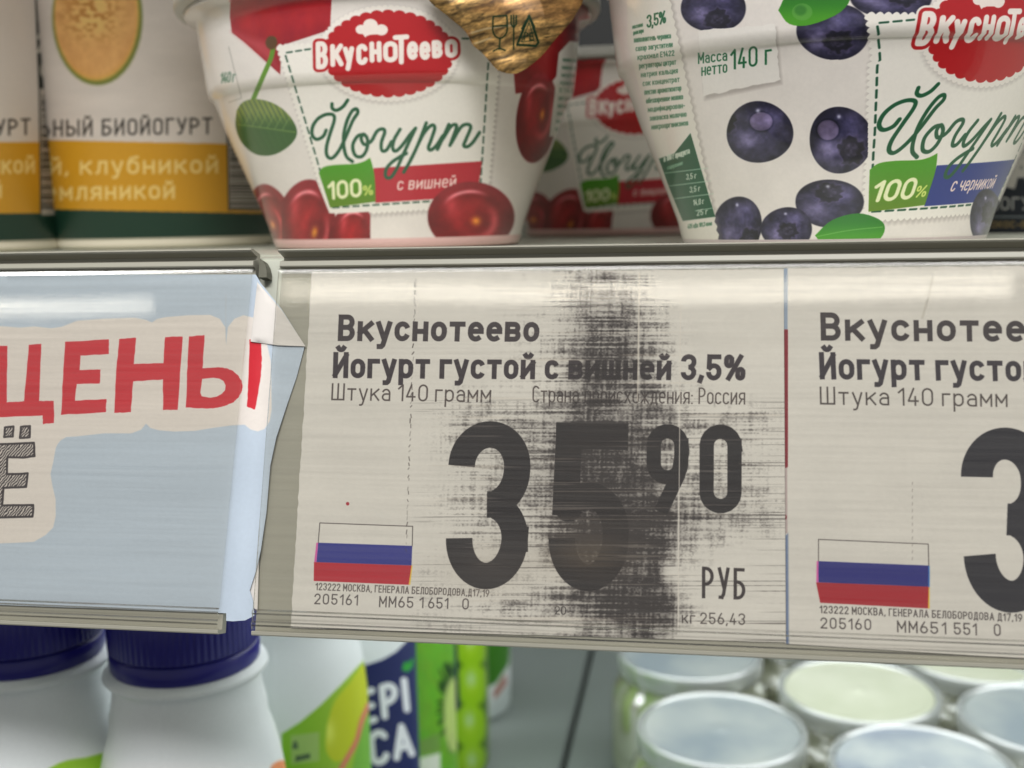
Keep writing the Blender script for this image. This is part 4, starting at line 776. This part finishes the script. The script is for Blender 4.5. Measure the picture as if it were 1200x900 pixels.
# ================================================================== DRINK BOTTLES ON THE LOWER SHELF
BOT = [(0.01937, 0), (0.02221, 0.001), (0.02344, 0.004), (0.02363, 0.02), (0.02363, 0.115), (0.02334, 0.1245), (0.02277, 0.1315), (0.02183, 0.138), (0.0206, 0.1435), (0.01918, 0.148), (0.019, 0.1515), (0.0182, 0.155), (0.0177, 0.1592), (0.0179, 0.1606), (0.0194, 0.1612), (0.0199, 0.1619), (0.0196, 0.1628), (0.0174, 0.1634), (0.0165, 0.18)]
m_cap = plastic('navy_cap', (33, 30, 116), .32, .05, 80, spec=.5); m_bot = plastic('white_bottle_plastic', (222, 226, 226), .36, .02, 60, sss=.0)
def bottle_place(px, dist, ref_y=600): d = ray(px, ref_y); p = CAM + d * dist; return np.array([p[0], p[1], 0])
def caps(e, c):
    lathe('cap', c, 0, [(.0179, .1688), (.0181, .1692), (.01805, .1815), (.0176, .1828), (.0160, .1833)], m_cap, e, 360, mod=lambda t, z: 1 + (.007 * (math.cos(t * 72)) if .169 < z < .182 else 0))
    lathe('cap_ring', c, 0, [(.0165, .1636), (.0177, .1637), (.0180, .1642), (.0181, .1679), (.0177, .1684), (.0165, .1688)], m_cap, e, 120)
def bottle(px, dist, label, paint, ref=700, base=(224, 228, 228)):
    c = bottle_place(px, dist, ref); e = empty('drink_bottle', c); tag(e, label, 'drink bottle', 'white drink bottles with navy caps')
    A, T_, Z_ = lathe_art(c, 0, BOT, (0, .178), 1400, 1000, base, 1.0, 88); back = np.isnan(A.X) & (Z_ < .112); A.img[back] = np.array((120, 170, 60)) / 255
    if paint: paint(A, Z_)
    lathe('bottle_body', c, 0, BOT, printed('bottle_print', A.image('bottle_print'), .38, spec=.4), e, 200, (0, .178), mod=lambda t, z: 1 + .008 * math.exp(-((t - .12) / .03) ** 2)); caps(e, c); return c
def w_(A, Z, px, col): 
    with np.errstate(invalid='ignore'): A.img[px(A.X, A.Y)] = np.array(col) / 255
def p2(A, Z): A.poly([(100, 893), (345, 893), (345, 990), (100, 990)], (226, 228, 228)); A.ell(332, 905, 16, 14, (226, 140, 90), soft=4); 
def p1(A, Z): A.poly(catmull([(40, 912), (70, 894), (100, 888), (150, 884), (160, 960), (20, 960)], 3), (150, 200, 50), soft=3)
def p3(A, Z):
    A.poly([(330, 860), (352, 846), (375, 827), (400, 802), (425, 775), (445, 750), (480, 700), (480, 1000), (330, 1000)], lambda x, y: np.stack([132 + 16 * sstep(330, 420, x), 186 + 0 * x, 48 + 0 * x], -1), soft=2)
    A.poly(catmull([(383, 850), (392, 822), (410, 800), (430, 775), (440, 800), (425, 850), (412, 880), (395, 893), (382, 880), (383, 850)], 3), lambda x, y: np.stack([186 + 30 * gau(x, y, 386, 858, 7, 14), 196 + 30 * gau(x, y, 386, 858, 7, 14), 30 + 60 * gau(x, y, 386, 858, 7, 16)], -1), soft=2.5)
    A.strokes([catmull([(432, 826), (424, 845), (418, 868), (406, 890), (398, 904)])], 6, (206, 122, 96), rnd=True, soft=2); A.poly([(428, 845), (446, 800), (446, 940), (405, 940), (416, 885)], (112, 172, 60), soft=3)
    A.poly([(341, 862), (374, 858), (374, 892), (341, 896)], (164, 190, 120), .8, soft=2); text(A, 'й', (343, 878), (349, 878), 9, .2, (40, 60, 60), up=(0, -1)); text(A, 'лом', (346, 893), (363, 889), 9, .2, (40, 60, 60), up=(0, -1))
def p4(A, Z):
    A.poly([(380, 783), (430, 779), (448, 773), (464, 764), (476, 752), (486, 736), (500, 700), (500, 990), (380, 990)], (26, 34, 86), soft=1.6)
    WH = (226, 228, 232)
    text(A, 'EPI', (424, 852), (481, 834), 42, .19, WH, up=(-.1, -1), b=.72, rnd=True, gap=.12, soft=1); text(A, 'CA', (434, 900), (487, 886), 42, .19, WH, up=(-.1, -1), b=.78, rnd=True, gap=.1, soft=1); text(A, 'ло', (460, 960), (492, 936), 40, .19, WH, up=(-.1, -1), b=.8, rnd=True)
    A.poly(catmull([(471, 785), (474, 776), (480, 776), (484, 770), (484, 780), (478, 787), (471, 785)], 3), (40, 150, 50), soft=1.2)
def p5(A, Z):
    A.poly([(470, 600), (545, 600), (545, 1000), (470, 1000)], lambda x, y: np.stack([92 + 26 * fbm(x / 6, y / 10, 3), 158 + 22 * fbm(x / 6, y / 10, 4), 44 + 0 * x], -1))
    for i in range(40):
        a = math.pi * (.55 + .95 * random.random()); r0 = random.uniform(18, 30); r1 = r0 + random.uniform(5, 13); A.strokes([[(534 + .62 * r0 * math.cos(a), 828 + 1.5 * r0 * math.sin(a)), (534 + .62 * r1 * math.cos(a), 828 + 1.5 * r1 * math.sin(a))]], 2.4, (20, 52, 22), .9, True, soft=1.5)
    A.ell(531, 838, 11, 44, (196, 214, 128), .9, soft=5); A.poly([(492, 868), (516, 858), (516, 880), (492, 886)], (120, 140, 90), .6, soft=3); A.poly([(492, 888), (516, 882), (516, 990), (492, 990)], (222, 226, 214), soft=2)
def p6(A, Z):
    A.poly([(520, 600), (600, 600), (600, 1000), (520, 1000)], (70, 112, 12))
    for x, y in ((545, 712), (552, 756), (553, 802), (551, 850), (554, 897), (549, 940)): A.ell(x, y, 20, 26, lambda X, Y, x=x, y=y: np.stack([146 + 30 * gau(X, Y, x - 1, y - 4, 7, 14), 196 + 16 * gau(X, Y, x - 1, y - 4, 7, 14), 26 + 120 * gau(X, Y, x - 1, y - 6, 6, 10)], -1), soft=3)
    A.poly([(526, 600), (535, 742), (539, 832), (531, 832), (520, 600)], (24, 34, 78), soft=1.5); A.poly([(568, 600), (590, 600), (590, 1000), (570, 1000)], (112, 136, 84), soft=4)
def p7(A, Z):
    A.poly([(560, 600), (612, 600), (596, 778), (582, 800), (560, 812)], (62, 120, 36), soft=3); A.poly([(578, 812), (592, 790), (594, 800), (580, 820)], (150, 72, 54), .8, soft=2.5); A.ell(601, 738, 6, 14, (196, 42, 44), soft=3); A.poly([(575, 824), (600, 800), (600, 1000), (575, 1000)], (206, 214, 212), soft=4)
bottle(218, .275, 'white drink bottle with a ribbed navy cap, in front below the rail gap', p2, 770)
bottle(36, .281, 'white drink bottle with a navy cap cut off by the left edge', p1, 770)
bottle(337, .344, 'white bottle with a green and yellow pear label wave', p3)
bottle(814 - 596 * .275 / .405, .405, 'bottle with a navy label and large white letters', p4)
bottle(814 - 596 * .275 / .470, .470, 'bottle with a sliced kiwi on its label', p5)
bottle(814 - 596 * .275 / .545, .545, 'bottle with a column of pale green grapes on its label', p6)
bottle(814 - 596 * .275 / .612, .612, 'farthest bottle of the row, dark green leaf and red berry on its label', p7)

# ================================================================== GLASS JARS
LZ = .066
m_glass = clear('jar_glass', (.97, .98, .94), .03, (.8, .85, .75), .05, False, .8, edge=(.93, .96, .86))
m_cont = plastic('pale_green_dessert', (246, 247, 216), .5, .10, 60)
m_cream = plastic('cream_top', (222, 224, 202), .45, .04, 90)
m_rim = clear('frosted_lid_rim', (.94, .97, .96), .56, (.82, .86, .84), .25, False, .6)
def lidmat(name, a, b, sc=26):
    m, N, L, B = newmat(name); tc = N.new('ShaderNodeTexCoord'); nz = N.new('ShaderNodeTexNoise'); nz.inputs['Scale'].default_value = sc; nz.inputs['Detail'].default_value = 3; L.new(tc.outputs['Object'], nz.inputs[0])
    cr = N.new('ShaderNodeValToRGB'); cr.color_ramp.elements[0].color = rgb(a); cr.color_ramp.elements[0].position = .35; cr.color_ramp.elements[1].color = rgb(b); cr.color_ramp.elements[1].position = .68; L.new(nz.outputs[0], cr.inputs[0]); L.new(cr.outputs[0], B.inputs['Base Color'])
    B.inputs['Roughness'].default_value = .28; B.inputs['Coat Weight'].default_value = .4; B.inputs['Coat Roughness'].default_value = .12
    tr = N.new('ShaderNodeBsdfTransparent'); tr.inputs[0].default_value = (.92, .96, .96, 1); mx = N.new('ShaderNodeMixShader'); mx.inputs[0].default_value = .8; L.new(tr.outputs[0], mx.inputs[1]); L.new(B.outputs[0], mx.inputs[2]); L.new(mx.outputs[0], N['Material Output'].inputs[0]); return m
m_l = [lidmat('blue_grey_lid', (146, 157, 163), (188, 193, 188)), lidmat('cream_lid', (206, 210, 186), (222, 224, 204), 40), lidmat('mottled_lid', (150, 160, 174), (204, 210, 206), 34)]
def jar(px, py, label, k, dz=0.):
    p = on_z(px, py, LZ + dz); c = (p[0], p[1]); z = dz; e = empty('glass_jar', (c[0], c[1], z)); tag(e, label, 'jar', 'glass dessert jars with clear lids')
    G = [(.029, 0), (.0335, .0015), (.0362, .006), (.0370, .02), (.0370, .041), (.0362, .047), (.0338, .0515), (.0322, .0535), (.0320, .0555), (.0325, .057), (.0325, .0610)]
    lathe('glass_body', c, z, G, m_glass, e, 72, caps=(True, False))
    lathe('dessert', c, z, [(.027, .003), (.0345, .0055), (.0362, .011), (.0363, .041), (.0355, .0467), (.0331, .0512), (.0314, .0535), (.0312, .0600)], m_cont, e, 64)
    lathe('lid_rim', c, z, [(.0329, .0572), (.0336, .0572), (.0338, .0580), (.0337, .0595), (.0339, .0600), (.0339, .0640), (.0338, .0652), (.0333, .0657), (.0327, .0658), (.0321, .0655), (.0317, .0648)], m_rim, e, 96, caps=(False, False))
    lathe('lid_panel', c, z, [(.0318, .0605), (.0318, .0634), (.0313, .0646), (.0309, .0651), (.0306, .0652), (.0290, .06525), (.0286, .0649), (.0282, .0649), (.020, .0649), (.010, .0649), (.0040, .0649), (.0028, .0650), (.0022, .0653), (.0008, .0654)], m_l[k], e, 96)
    return c
jar(845, 851, 'jar with a plain blue grey lid, leftmost in the front row', 0)
jar(1081, 895, 'jar with a mottled whitish lid, lowest in the picture', 2)
jar(1006, 806, 'jar with a cream coloured lid below the clean price tag', 1)
jar(808, 762, 'jar at the back left whose lid tucks under the rail', 0)
jar(1226, 840, 'jar with a blue lid cut off by the right edge', 0)
jar(1140, 765, 'jar in the back row between the cream and the blue lids', 1)
jar(955, 733, 'jar behind the cream lidded one, mostly hidden by the rail', 1)
jar(1262, 770, 'jar at the far right of the back row', 1)
